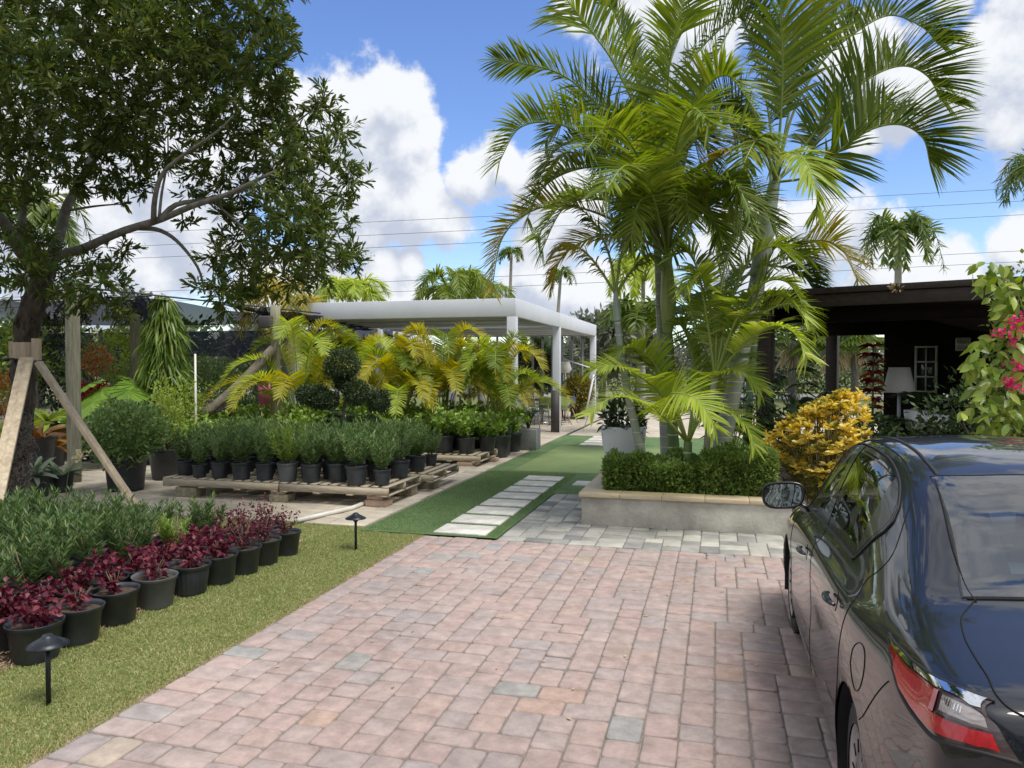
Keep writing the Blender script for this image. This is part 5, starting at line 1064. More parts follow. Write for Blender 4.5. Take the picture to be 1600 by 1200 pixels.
# lamp, pots and table under the roof
def ipos(px, py, v, z=0): 
    p = wpos(px, py, v); return (p.x, p.y)
x, y = ipos(1405, 600, 1.6); lp = thing('table_lamp', 'big lamp with a white tapered shade standing under the dark roof', 'lamp', (x, y, 0)); zt = wpos(1405, 574, 1.6).z; zb = wpos(1405, 613, 1.6).z
MB().lathe([(.24, zb), (.155, zt), (.15, zt), (.235, zb)], (x, y, 0), n=32).build('lamp_shade', 'lamp_shade', lp, smooth=True); MB().lathe([(.14, 0), (.13, .03), (.03, .05), (.025, zb + .1)], (x, y, 0), n=16).build('stand', 'white_metal', lp, smooth=True)
def wpot(px, py, v, r, h, lb, tb=0, m='white_pot', fol=True, sq=False):
    x, y = ipos(px, py, v); z = tb; t = thing('planter_pot', lb, 'potted plant', (x, y, z), 'white pots under the dark roof')
    MB().lathe([(0, 0), (r * .75, 0), (r, h), (r * .9, h), (r * .88, h * .9), (0, h * .9)], (x, y, z), n=4 if sq else 28).build('pot', m, t, smooth=not sq)
    if fol: mb = MB(); [frond(mb, [(x, y, z + h), (x + .12 * math.cos(a), y + .12 * math.sin(a), z + h + .25), (x + .38 * math.cos(a), y + .38 * math.sin(a), z + h + .22)], nl=16, L=.14, W=.014, lift=.3, r0=.004) for a in np.linspace(0, 6, 13)]; mb.build('foliage', 'dark_leaf', t)
x, y = ipos(1448, 640, 1.7); dt = thing('side_table', 'low white topped table crowded with potted ferns under the roof', 'table', (x, y, 0))
MB().box((x, y, .97), (.95, .5, .03), rz=BA).build('tabletop', 'cream_frame', dt, bevel=.008)
for a in (-.42, .42):
    for b in (-.2, .2): q = Vector((x, y, 0)) + ub * a + vb * b; MB().tube([(q.x, q.y, 0), (q.x, q.y, .955)], .02, n=8).build('leg', 'cream_frame', dt)
wpot(1431, 640, 1.3, .17, .34, 'white pot with a dark fern left on the table height stand', .82); wpot(1462, 640, 1.5, .2, .3, 'wide white pot with a fern beside the table', .80)
wpot(1376, 655, 1.0, .16, .3, 'white ribbed pot at the left under the dark roof', .50); wpot(1398, 665, .7, .17, .32, 'square white pot with dark fern under the lamp', .45, sq=True)
for (px, v, z, lb) in ((1431, 1.3, .82, 'dark stand under the left white pot'), (1462, 1.5, .80, 'dark stand under the wide white pot'), (1376, 1.0, .50, 'dark stand under the ribbed white pot'), (1398, .7, .45, 'dark stand under the square white pot')):
    x, y = ipos(px, 650, v); tag(MB().box((x, y, z / 2 - .002), (.3, .3, z - .005), rz=BA).build('plant_stand', 'dark_wall', bevel=.01), lb, 'stand')
x, y = ipos(1440, 650, .8); MB
ch = thing('stool', 'dark curved stool with pale timber leg in front of the white pots', 'stool', (x, y, 0)); MB().tube(curve([(x - .3, y, .92), (x - .1, y, .84), (x + .1, y, .92), (x + .3, y, .84)], 10), .045, n=8).build('seat', 'dark_wall', ch)
for dx, m in ((-.1, 'leg_wood'), (.12, 'dark_wall'), (0, 'dark_wall')): MB().tube([(x + dx, y + dx, .86), (x + dx * 2, y + dx * 2, 0)], .015, n=6).build('leg', m, ch)
# ---- plants on the right
q = P(1283, 690, 9.6); cr = thing('croton_bush', 'yellow and gold croton bush beside the black car', 'shrub', (q.x, q.y, 0))
mb = MB(); m2 = MB(); sk = MB(); R0 = np.array([.60, .50, .66]); cc_ = np.array([q.x, q.y, .93])
for k in range(430):
    d = rs.normal(size=3); d /= np.linalg.norm(d); d[2] = d[2] if d[2] > -.8 else -d[2]
    c = cc_ + d * R0 * rs.uniform(.7, 1.0) * lump(d[None], 4, .22)[0]; n = 15; tgt = mb if (rs.rand() < .80) else m2
    if k < 90: sk.tube([(q.x + d[0] * .1, q.y + d[1] * .1, .1), tuple(c)], [.008, .004], n=4)
    a = rs.rand(n) * 6.283; up = rs.uniform(-.1, 1.0, n); ax = d * .6 + [0, 0, .5]
    tgt.leaves(np.tile(c, (n, 1)) - ax * rs.uniform(0, .1, (n, 1)), np.stack([np.cos(a), np.sin(a), up], -1) + ax * .6, rs.uniform(.07, .12, n), rs.uniform(.024, .036, n), Nrm=rs.normal(size=(n, 3)) * .5 + ax, st=((0, .2), (.4, .9), (.7, 1), (1, .25)), droop=.25, fold=.12)
foliage(m2, (q.x, q.y, .55), (.46, .4, .45), 1100, .1, .03, seed=3)
mb.build('gold_foliage', 'croton_gold', cr); m2.build('green_foliage', 'croton_green', cr); sk.build('stem', 'stem', cr)
# vine with large leaves and bougainvillea
q = P(1600, 600, 7.6); bg_ = thing('bougainvillea', 'bougainvillea with magenta flowers and large lime leaves at the right picture edge', 'shrub', (q.x, q.y, 0))
mb = MB(); m2 = MB(); m3 = MB(); sk = MB()
for (px, py, r, nn) in [(1600, 480, 55, 700), (1610, 560, 75, 1300), (1600, 650, 75, 1200), (1660, 500, 110, 1300), (1680, 640, 120, 1300), (1575, 600, 40, 350)]:
    R = r * 7.7 / F; foliage(m2, P(px, py, 7.8), (R, R * .9, R), nn, .055, .032, seed=px + py, shell=.4, fold=.1)
for (px, py, s) in [(1540, 425, 26), (1548, 445, 22), (1566, 425, 16), (1560, 465, 26), (1572, 485, 22), (1600, 450, 30), (1535, 545, 20), (1555, 535, 22), (1535, 600, 28), (1550, 620, 30), (1530, 640, 22), (1560, 660, 28), (1545, 575, 24), (1525, 570, 16), (1580, 510, 24), (1555, 690, 20), (1600, 640, 40), (1590, 580, 34), (1620, 520, 40), (1570, 635, 26), (1585, 470, 20)]:
    n = max(5, int(s * .62)); R = s * 7.4 / F; c = np.array(P(px, py, 7.4 + rnd.uniform(-.1, .15)))
    mb = MB(); mb.leaves(c + rs.normal(size=(n, 3)) * R * .5, rs.normal(size=(n, 3)) * [.7, .6, .4] + [-.3, -.1, -.55], rs.uniform(.10, .15, n), rs.uniform(.055, .075, n), Nrm=rs.normal(size=(n, 3)) * .5 + [0, -1, .4], st=((0, .15), (.3, .9), (.55, 1), (.85, .45), (1, .03)), droop=.2, fold=.12); mb.build('leaf_spray', 'vine_leaf', bg_)
for pts in ([(1620, 640), (1600, 520), (1575, 450), (1548, 425)], [(1610, 620), (1580, 560), (1550, 545)], [(1600, 660), (1570, 600), (1545, 600)], [(1620, 560), (1590, 460), (1565, 415)]): sk.tube(curve([P(a, b, 7.6) for a, b in pts], 12), [.012] * 6 + [.006] * 6, n=5)
sk.tube([(q.x + .2, q.y, 0), tuple(P(1620, 600, 7.7))], .03, n=7)
for (px, py, s) in [(1580, 508, 11), (1592, 500, 10), (1583, 530, 9), (1588, 568, 12), (1596, 574, 9), (1576, 597, 8), (1590, 602, 9), (1563, 520, 7), (1600, 510, 12), (1640, 560, 18)]:
    n = 26; R = s * 7.3 / F; m3 = MB(); m3.leaves(np.array(P(px, py, 7.25)) + rs.normal(size=(n, 3)) * R * .55, rs.normal(size=(n, 3)), .035, .03, st=((0, .3), (.5, 1), (1, .1)), droop=.05, fold=.1); m3.build('flower', 'pink_bract', bg_)
m2.build('foliage', 'boug_leaf', bg_); sk.build('stem', 'stem', bg_)
# tall dark red ti plant, fan palms, elephant ears
x, y = ipos(1364, 600, 1.2); tt = thing('ti_plant', 'tall dark red leaved ti plant left of the lamp under the roof edge', 'plant', (x, y, 0)); mb = MB()
for z in np.linspace(1.05, 2.15, 9): rosette(mb, np.array([x + rnd.uniform(-.04, .04), y, z]), 13, .26, .06, up=.5, droop=.6)
mb.build('foliage', 'ti_leaf', tt); MB().tube([(x, y, 0), (x, y, 2.15)], .018, n=6).build('stem', 'stem', tt)
def fan_palm(label, x, y, z0, n, R, m, nm='fan_palm'):
    t = thing(nm, label, 'palm tree', (x, y, 0), None); mb = MB(); sk = MB()
    for k in range(n):
        a = rnd.uniform(0, 6.283); el = rnd.uniform(-.3, 1.1); r = R * rnd.uniform(.5, 1); h = np.array([x + r * math.cos(a) * math.cos(el), y + r * math.sin(a) * math.cos(el), z0 + r * math.sin(el)]); sk.tube([(x, y, z0 - R * .6), tuple(h)], .008, n=4, cap=False)
        nn = 15; al = np.linspace(-1.5, 1.5, nn); ax = np.array([math.cos(a) * .8, math.sin(a) * .8, .1 + el * .3]); sv = np.array([-math.sin(a), math.cos(a), 0])
        mb.leaves(np.tile(h, (nn, 1)), np.cos(al)[:, None] * ax + np.sin(al)[:, None] * sv, R * .55, R * .065, st=((0, .2), (.5, 1), (1, .15)), droop=.45)
    mb.build('crown', m, t); sk.build('stalk', 'stalk', t); return t
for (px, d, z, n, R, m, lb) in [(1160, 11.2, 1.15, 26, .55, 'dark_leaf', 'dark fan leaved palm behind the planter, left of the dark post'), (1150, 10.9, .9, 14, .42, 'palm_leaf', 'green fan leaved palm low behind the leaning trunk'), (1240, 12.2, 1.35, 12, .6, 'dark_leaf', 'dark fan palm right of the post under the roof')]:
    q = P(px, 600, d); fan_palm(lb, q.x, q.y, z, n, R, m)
def paddle(label, px, py, d, n, L, W, m, h0, nm='paddle_plant', cat='plant', upd=1.6):
    q = P(px, py, d); t = thing(nm, label, cat, (q.x, q.y, 0)); mb = MB(); a = rs.rand(n) * 6.283
    mb.leaves(np.tile([q.x, q.y, h0], (n, 1)) + rs.normal(size=(n, 3)) * .05, np.stack([np.cos(a), np.sin(a), np.full(n, upd)], -1), L * rs.uniform(.7, 1.1, n), W, Nrm=np.stack([-np.cos(a) * upd, -np.sin(a) * upd, np.ones(n)], -1), st=((0, .15), (.3, .8), (.6, 1), (.85, .7), (1, .1)), droop=.3, fold=.08)
    mb.build('leaf', m, t); MB().tube([(q.x, q.y, 0), (q.x, q.y, h0)], .03, n=6).build('stem', 'stem', t)
paddle('bluish stag horn leaved plant right of the dark post', 1248, 620, 11.6, 16, .62, .12, 'grey_leaf', .95, upd=1.0)
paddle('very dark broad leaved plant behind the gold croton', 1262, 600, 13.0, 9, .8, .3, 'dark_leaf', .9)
paddle('dark broad leaved plant right of the gold croton', 1345, 650, 11.3, 16, .5, .12, 'dark_leaf', .7, upd=.7); paddle('dusky red leaved plant above the gold croton', 1300, 600, 11.4, 12, .5, .1, 'ti_leaf', .95)
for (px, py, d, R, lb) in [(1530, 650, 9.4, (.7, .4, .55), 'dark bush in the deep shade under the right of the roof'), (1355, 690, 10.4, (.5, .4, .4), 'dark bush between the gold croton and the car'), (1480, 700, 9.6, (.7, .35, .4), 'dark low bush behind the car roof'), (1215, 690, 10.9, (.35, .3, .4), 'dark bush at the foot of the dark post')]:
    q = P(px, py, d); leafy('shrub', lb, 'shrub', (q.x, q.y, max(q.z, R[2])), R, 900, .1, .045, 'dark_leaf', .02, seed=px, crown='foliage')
q = P(1395, 452, 10.5); mb = MB(); foliage(mb, wpos(1400, 450, -.06), (.07, .04, .05), 60, .06, .03); tag(mb.build('dry_frond_scrap', 'dry_leaf'), 'scrap of dry palm fibre caught on the dark roof edge', 'debris')
# ---------------------------------------------------------------- distance
def far_tree(label, px, top, bot, d, wpx, m='far_leaf', seed=1, n=2600, group='trees beyond the nursery', lumps=9, L=.42, name='broadleaf_tree'):
    c = P(px, (top + bot) / 2, d); R = wpx * d / F; Hh = (P(px, top, d).z - max(P(px, bot, d).z, .6)) / 2; zc = max(P(px, bot, d).z, .6) + Hh
    t = thing(name, label, 'tree', (c.x, c.y, 0), group); mb = MB(); r = random.Random(seed); k = MB()
    k.tube([(c.x, c.y, -.1), (c.x + .1, c.y, zc * .6), (c.x, c.y, zc)], [R * .06 + .08, R * .05 + .05, .05], n=8)
    for i in range(lumps):
        a = r.uniform(0, 6.28); q = R * .62 * math.sqrt(r.random()); lc = (c.x + q * math.cos(a), c.y + q * math.sin(a), zc + Hh * r.uniform(-.55, .55)); s = r.uniform(.32, .55)
        foliage(mb, lc, (R * s, R * s, Hh * s * 1.1), n // lumps, L, L * .5, seed=seed * 10 + i, shell=.45, amp=.35)
        k.tube([(c.x, c.y, zc * .5), lc], [.07, .02], n=5)
    mb.build('crown', m, t); k.build('trunk', 'branch_bark', t)
FT = [(940, 482, 590, 40, 62, 'far_grey', 'bushy grey green tree beyond the far pergola post'), (995, 500, 585, 44, 45, 'far_grey', 'grey tree seen between the palm trunks'), (60, 500, 600, 34, 90, 'far_leaf', 'dark tree behind the staked trunk'), (190, 505, 600, 40, 90, 'far_leaf', 'dark tree behind the huge leaved plant'),
      (320, 495, 600, 42, 90, 'far_leaf', 'dark tree behind the white pipe'), (400, 500, 600, 38, 70, 'far_grey', 'grey tree behind the leaning log'), (500, 520, 600, 44, 60, 'far_leaf', 'dark tree seen under the left of the pergola roof'), (600, 525, 600, 48, 60, 'far_leaf', 'dark tree seen under the middle of the pergola roof'),
      (700, 525, 600, 46, 60, 'far_leaf', 'dark tree seen under the pergola behind the golden palms'), (800, 530, 600, 50, 60, 'far_grey', 'grey tree seen under the right of the pergola roof'), (860, 520, 600, 52, 50, 'far_grey', 'tree beyond the pergola chairs'), (1100, 520, 600, 50, 80, 'far_grey', 'tree beyond the planter palms'),
      (1190, 520, 600, 52, 60, 'far_grey', 'tree left of the pavilion opening'), (-80, 480, 600, 36, 110, 'far_leaf', 'dark tree at the far left'), (120, 440, 520, 50, 40, 'far_grey', 'thin treetop above the shade cloth at left'), (215, 438, 530, 55, 42, 'far_grey', 'thin sparse treetop above the sheer shade cloth')]
for k, (px, tp, bt, d, w, m, lb) in enumerate(FT): far_tree(lb, px, tp, bt, d, w, m, 20 + k, n=(700 if tp < 460 else 2400), lumps=(7 if tp < 460 else 10))
def far_hedge(label, x0, x1, y, h, n, m='far_leaf'):
    mb = MB(); B = np.stack([rs.uniform(x0, x1, n), y + rs.normal(size=n) * .6, rs.rand(n) * h * (1 + .15 * np.sin(np.linspace(0, 60, n)))], -1); mb.leaves(B, rs.normal(size=(n, 3)) * .7 + [0, -.3, .4], .35, .18, droop=.1)
    return tag(mb.build('hedge', m), label, 'hedge')
far_hedge('long dark hedge across the road on the right', -2, 22, 55, 1.7, 5000); far_hedge('long dark hedge across the road on the left', -70, -4, 56, 2.3, 9000)
for k in range(14):
    px = -250 + k * 55; far_tree(f'tree of the wooded far side of the road, {ORD[k]} from the left', px, 505 + (k * 37) % 22, 600, 62 + (k * 13) % 9, 45, 'far_leaf', 60 + k, n=900, lumps=6, L=.7, group='wood beyond the road')
for k in range(9):
    px = 900 + k * 80; far_tree(f'tree of the wooded right hand far side of the road, {ORD[k]} from the left', px, 525 + (k * 23) % 16, 600, 66, 52, 'far_grey', 90 + k, n=900, lumps=6, L=.7, group='wood beyond the road')
def far_palm(label, px, crown_y, base_y, d, R, n, m='palm_leaf_dark', tr=.14, L=.8, name='royal_palm', curl=.6, lean=0, W=.05, lift=.2, plume=.5, group=None, droop=.3, updeg=(.1, 1.3)):
    c = P(px, crown_y, d); t = thing(name, label, 'palm tree', (c.x + lean, c.y, 0), group); mb = MB()
    MB().tube(curve([(c.x + lean, c.y, -.1), (c.x + lean * .6, c.y, c.z * .5), (c.x, c.y, c.z)], 10), np.linspace(tr * 1.2, tr * .75, 10), n=10).build('trunk', 'pale_trunk', t, smooth=True)
    for k in range(n):
        a = 6.283 * k / n + rnd.uniform(-.2, .2); e = rnd.uniform(*updeg); ca, sa = math.cos(a), math.sin(a); r = R * rnd.uniform(.85, 1.1); o = np.array(c)
        h1 = r * .45 * math.sin(e); frond(mb, [o, o + [r * .35 * ca, r * .35 * sa, h1 + .1 * r], o + [r * .7 * ca, r * .7 * sa, h1 * 1.2 - .05 * r], o + [r * .95 * ca, r * .95 * sa, h1 - curl * r]], nl=44, L=L, W=W * .95, lift=lift, droop=droop, plume=plume, r0=.03)
    mb.build('crown', m, t)
far_palm('foxtail palm rising above the dark roof against the sky', 1404, 372, 590, 33, 1.75, 11, tr=.17, L=.66, W=.09, lift=.1, plume=1.1, curl=.95, name='foxtail_palm')
far_palm('palm at the right picture edge, only its left frond tips in view', 1640, 262, 590, 27, 1.9, 13, tr=.16, L=.7, W=.05)
far_palm('low green palm crown behind the left of the pergola', 548, 470, 590, 24, 1.25, 13, 'palm_leaf_bright', L=.5, W=.05, curl=.25, updeg=(.5, 1.4)); far_palm('dark palm crown above the pergola roof', 705, 462, 590, 30, 1.8, 13, 'palm_leaf', L=.7, W=.06, curl=.4); far_palm('palm crown just left of the front pergola corner', 755, 470, 590, 33, 1.5, 11, 'palm_leaf', L=.6, curl=.4)
far_palm('pale palm crown left of the planter palms', 1005, 440, 590, 20, 1.1, 11, 'palm_leaf_bright', L=.4, tr=.07)
far_palm('tall thin bare palm seen above the front pergola corner', 799, 397, 590, 46, .9, 7, tr=.11, L=.4, lean=-.2); far_palm('tall thin bare palm seen above the pergola roof edge', 876, 430, 590, 44, .9, 7, tr=.11, L=.4, lean=-.4)
far_palm('dark bushy palm behind the staked tree at the far left', 45, 350, 590, 17, 1.3, 13, 'palm_leaf_dark', L=.5, tr=.12); far_palm('yellowing palm behind the timber post left of the pergola', 445, 480, 590, 18, 1.2, 12, 'palm_leaf_gold', L=.5, tr=.1, curl=.75, W=.035)
far_palm('dark palm with a low crown behind the planter palms', 1000, 508, 590, 16, .9, 9, 'palm_leaf_dark', L=.4, tr=.07, curl=.3)
# cabbage palms in the pavilion opening
def cabbage(label, px, cy, d, R):
    c = P(px, cy, d); t = fan_palm(label, c.x, c.y, c.z, 60, R, 'palm_leaf_dark', 'cabbage_palm'); t['group'] = 'cabbage palms seen through the pavilion'
    MB().tube([(c.x, c.y, -.1), (c.x, c.y, c.z)], .2, n=10).build('trunk', 'branch_bark', t, smooth=True)
    mb = MB(); foliage(mb, (c.x, c.y, c.z - R * .45), (R * .3, R * .3, R * .35), 90, .5, .08, up=-1.2, droop=.6); mb.build('dead_skirt', 'dry_leaf', t)
cabbage('cabbage palm in the middle of the pavilion opening', 1303, 535, 38, 1.7); cabbage('cabbage palm right of the middle of the pavilion opening', 1336, 530, 42, 1.6); cabbage('cabbage palm at the left of the pavilion opening', 1238, 532, 40, 1.7)
# overhead wires
for (ya, yb, lb) in ((371, 292, 'topmost overhead wire'), (392, 312, 'second overhead wire from the top'), (410, 334, 'third overhead wire from the top'), (462, 391, 'fourth overhead wire from the top'), (478, 408, 'lowest overhead wire')):
    a, b = P(-300, ya + 15, 64), P(1900, yb - 15, 62); n = 24
    tag(MB().tube([a.lerp(b, t) + Vector((0, 0, -.25 * math.sin(t * 3.1416))) for t in np.linspace(0, 1, n)], .017, n=5).build('power_line', 'wire'), lb + ' crossing the sky', 'power line', 'overhead wires')
for (px, lb) in ((-300, 'off picture pole carrying the wires at the left'), (1900, 'off picture pole carrying the wires at the right')): pass
tag(MB().box(P(952, 566, 48), (5.0, 3, 1.6), rz=.1).build('white_van_body', 'far_wall', bevel=.2), 'white vehicle shape far beyond the planter palms', 'van') if False else None

# unseen trees and hedge added behind the camera for reflections in the car
far_hedge('long green hedge added behind the camera for reflections in the car', -16, 14, -13, 3.0, 9000)
for k in range(7):
    x = -15 + k * 5; t = leafy('broadleaf_tree', f'unseen leafy tree added behind the camera, {ORD[k]} along the driveway', 'tree', (x, -15 - (k % 3), 5.0), (2.6, 2.2, 2.6), 1500, .35, .16, 'far_leaf', .16, seed=k, group='trees added behind the camera for reflections')
# ---------------------------------------------------------------- the car (x = forward from rear bumper, y = to the right, z up)
CX, CY, CYAW = 1.325, 2.03, math.radians(0)
car = thing('parked_car', 'dark blue black sedan parked on the red pavers at the right, seen from behind', 'car', (CX, CY, 0))
# control net: x, then (half width, z) for 11 rows: sill inner, sill, low, mid, upper, belt, window foot, window mid, roof rail, roof, centre
ST = [
 (0.00, [(.50,.36),(.56,.38),(.60,.46),(.62,.56),(.62,.68),(.60,.78),(.56,.83),(.52,.85),(.46,.86),(.25,.87),(0,.87)]),
 (0.035,[(.58,.28),(.64,.30),(.70,.44),(.715,.56),(.72,.70),(.71,.84),(.68,.92),(.645,.955),(.60,.97),(.33,.985),(0,.99)]),
 (0.10, [(.60,.24),(.70,.26),(.755,.42),(.77,.56),(.775,.72),(.77,.86),(.745,.95),(.71,.99),(.655,1.012),(.34,1.03),(0,1.04)]),
 (0.26, [(.62,.22),(.76,.24),(.795,.40),(.805,.56),(.802,.72),(.788,.87),(.760,.965),(.74,1.01),(.665,1.035),(.34,1.055),(0,1.062)]),
 (0.46, [(.64,.22),(.79,.24),(.828,.38),(.836,.56),(.828,.74),(.808,.89),(.775,.985),(.735,1.035),(.655,1.062),(.33,1.082),(0,1.088)]),
 (0.66, [(.66,.22),(.805,.23),(.842,.38),(.848,.56),(.838,.75),(.816,.90),(.776,.995),(.715,1.06),(.635,1.095),(.33,1.118),(0,1.125)]),
 (0.86, [(.68,.21),(.81,.22),(.845,.38),(.848,.56),(.843,.76),(.824,.905),(.776,1.0),(.70,1.095),(.595,1.175),(.31,1.20),(0,1.208)]),
 (1.10, [(.70,.20),(.812,.21),(.845,.37),(.846,.56),(.848,.76),(.832,.905),(.775,.998),(.68,1.15),(.560,1.285),(.30,1.315),(0,1.325)]),
 (1.36, [(.70,.18),(.812,.20),(.842,.36),(.842,.56),(.845,.76),(.830,.90),(.768,.992),(.672,1.20),(.545,1.375),(.30,1.408),(0,1.418)]),
 (1.65, [(.70,.17),(.812,.19),(.840,.36),(.838,.56),(.842,.75),(.828,.895),(.765,.985),(.675,1.225),(.548,1.425),(.30,1.462),(0,1.472)]),
 (2.05, [(.70,.17),(.812,.19),(.838,.36),(.832,.56),(.838,.74),(.825,.885),(.765,.972),(.682,1.23),(.555,1.445),(.30,1.485),(0,1.495)]),
 (2.45, [(.70,.17),(.812,.19),(.836,.36),(.830,.56),(.836,.735),(.822,.872),(.765,.955),(.682,1.21),(.552,1.425),(.30,1.468),(0,1.480)]),
 (2.78, [(.70,.17),(.812,.19),(.836,.36),(.832,.56),(.836,.73),(.82,.86),(.765,.94),(.682,1.15),(.560,1.34),(.30,1.395),(0,1.408)]),
 (3.10, [(.70,.18),(.812,.20),(.838,.36),(.836,.56),(.838,.72),(.815,.845),(.760,.92),(.69,1.04),(.605,1.165),(.32,1.225),(0,1.245)]),
 (3.38, [(.70,.19),(.812,.21),(.842,.36),(.843,.56),(.84,.71),(.805,.825),(.745,.89),(.69,.94),(.635,.985),(.34,1.04),(0,1.06)]),
 (3.60, [(.68,.20),(.805,.22),(.842,.36),(.845,.56),(.835,.70),(.79,.80),(.73,.855),(.67,.89),(.60,.92),(.33,.955),(0,.965)]),
 (3.95, [(.64,.21),(.77,.23),(.815,.36),(.82,.54),(.805,.67),(.755,.76),(.70,.805),(.64,.83),(.57,.85),(.32,.875),(0,.885)]),
 (4.20, [(.58,.22),(.68,.24),(.72,.36),(.73,.52),(.71,.62),(.66,.68),(.61,.72),(.56,.74),(.50,.755),(.28,.77),(0,.78)]),
 (4.34, [(.48,.26),(.54,.28),(.57,.38),(.57,.50),(.55,.56),(.51,.60),(.47,.62),(.43,.635),(.38,.645),(.21,.655),(0,.66)]),
]
SX = np.array([s[0] for s in ST]); NET = np.array([[(s[0], p[0], p[1]) for p in s[1]] for s in ST])   # (S,11,3)
def cr(P4, t):
    a, b, c, d = P4; return .5 * (2 * b + (c - a) * t + (2 * a - 5 * b + 4 * c - d) * t * t + (3 * b - a - 3 * c + d) * t ** 3)
def S(u, v):                                   # u in 0..len-1, v in 0..10
    nS = len(ST); u = min(max(u, 0), nS - 1 - 1e-6); v = min(max(v, 0), 10 - 1e-6); i = int(u); j = int(v); fu, fv = u - i, v - j
    def at(a, b):
        a = min(max(a, 0), nS - 1)
        if b > 10: p = NET[a, 20 - b].copy(); p[1] *= -1; return p
        if b < 0: return 2 * NET[a, 0] - NET[a, 1]
        return NET[a, b]
    rows = [cr([at(i + k, j + l) for l in (-1, 0, 1, 2)], fv) for k in (-1, 0, 1, 2)]
    return cr(rows, fu)
def UX(x, v=5): 
    lo, hi = 0, len(ST) - 1
    for _ in range(30):
        m = (lo + hi) / 2
        if S(m, v)[0] < x: lo = m
        else: hi = m
    return lo
def nrm(u, v):
    e = .01; a = S(u + e, v) - S(u - e, v); b = S(u, v + e) - S(u, v - e); n = np.cross(a, b); n /= np.linalg.norm(n) + 1e-9
    return n if n[1] > 0 or (abs(n[1]) < .2 and n[2] > 0) or n[2] > .5 else -n
def CW(p, side=-1):                            # car -> world; side -1 = left (towards camera)
    return np.array([CX + side * p[1], CY + p[0], p[2]])
NU, NV = 9, 6
us = np.linspace(0, len(ST) - 1, (len(ST) - 1) * NU + 1); vs = np.linspace(0, 10, 10 * NV + 1)
GR_ = np.array([[S(u, v) for v in vs] for u in us])
WH = [(.93, .315), (3.50, .315)]; RA = .35
# windows as (u,v) regions: side glass between two slanted borders, rear glass, windscreen
def side_border(kind, v):                      # x of the border as a function of row v in 6..8
    if kind == 'front': return 3.20 - .62 * (v - 6) / 2
    return float(np.interp(v, [6, 6.3, 6.6, 7.0, 7.3, 7.6, 7.8, 7.95], [1.52, 1.43, 1.36, 1.28, 1.26, 1.31, 1.46, 1.72]))
def in_side(u, v, x): return 6.38 < v < 7.76 and side_border('rear', v) + .03 < x < side_border('front', v) - .03
UR0, UR1 = UX(.70, 8), UX(1.40, 9.5)
UW0, UW1 = UX(2.74, 9), UX(3.36, 9)
def in_rear(u, v): return v > 8.42 and 5.25 < u < 7.85
def in_front(u, v): return v > 8.2 and 11.1 < u < 13.75
quads = []; V = GR_.copy()
for (wx, wz) in WH:                            # snap the arch
    dx = V[:, :, 0] - wx; dz = V[:, :, 2] - wz; r = np.hypot(dx, dz); m = (r < RA) & (vs[None, :] < 5.2) & (r > RA - .075)
    k = RA / np.maximum(r, 1e-6); V[:, :, 0] = np.where(m, wx + dx * k, V[:, :, 0]); V[:, :, 2] = np.where(m, wz + dz * k, V[:, :, 2])
nv = len(vs)
for i in range(len(us) - 1):
    for j in range(nv - 1):
        c = (V[i, j] + V[i + 1, j + 1] + V[i + 1, j] + V[i, j + 1]) / 4; u, v = (us[i] + us[i + 1]) / 2, (vs[j] + vs[j + 1]) / 2
        if v < 5.2 and any(math.hypot(c[0] - wx, c[2] - wz) < RA - .004 for wx, wz in WH): continue
        if in_side(u, v, c[0]) or in_rear(u, v) or in_front(u, v): continue
        quads.append((i * nv + j, i * nv + j + 1, (i + 1) * nv + j + 1, (i + 1) * nv + j))
bm_ = MB(); quads = np.array(quads)
for sd_ in (-1, 1):
    W_ = np.array([CW(p, sd_) for p in V.reshape(-1, 3)]); bm_.add(W_, [quads if sd_ < 0 else quads[:, ::-1]])
body = bm_.build('body', 'car_paint', car, smooth=True)
mw = body.modifiers.new('weld', 'WELD'); mw.merge_threshold = .0004
MB().box((CX, CY + 2.2, .26), (1.3, 3.6, .12)).build('underbody', 'rubber', car)
MB().box((CX, CY + .04, .5), (1.0, .05, .3)).build('rear_bumper_core', 'rubber', car)
def patch(name, m, f, nu, nv_, off, side=-1, center=False, parent=None):
    g = np.zeros((nu, nv_, 3))
    for a in range(nu):
        for b in range(nv_):
            u, v = f(a / (nu - 1), b / (nv_ - 1)); vv = v if v <= 10 else 20 - v; p = S(u, vv) + nrm(u, min(vv, 9.97)) * off
            if v > 10: p[1] *= -1
            g[a, b] = CW(p, side)
    return MB().grid(g).build(name, m, parent or car, smooth=True)
def line(name, m, uv, r, off=0, side=-1, n=60, flat=1.0, parent=None, closed=False):
    c = curve([(a, b, 0) for a, b in uv] , n); pts = []
    for q in c:
        u, v = q[0], q[1]; vv = v if v <= 10 else 20 - v; p = S(u, vv) + nrm(u, min(vv, 9.97)) * off
        if v > 10: p[1] *= -1
        pts.append(CW(p, side))
    return MB().tube(pts, r, n=6, flat=flat).build(name, m, parent or car, smooth=True)
def ux(x, v): return UX(x, v)
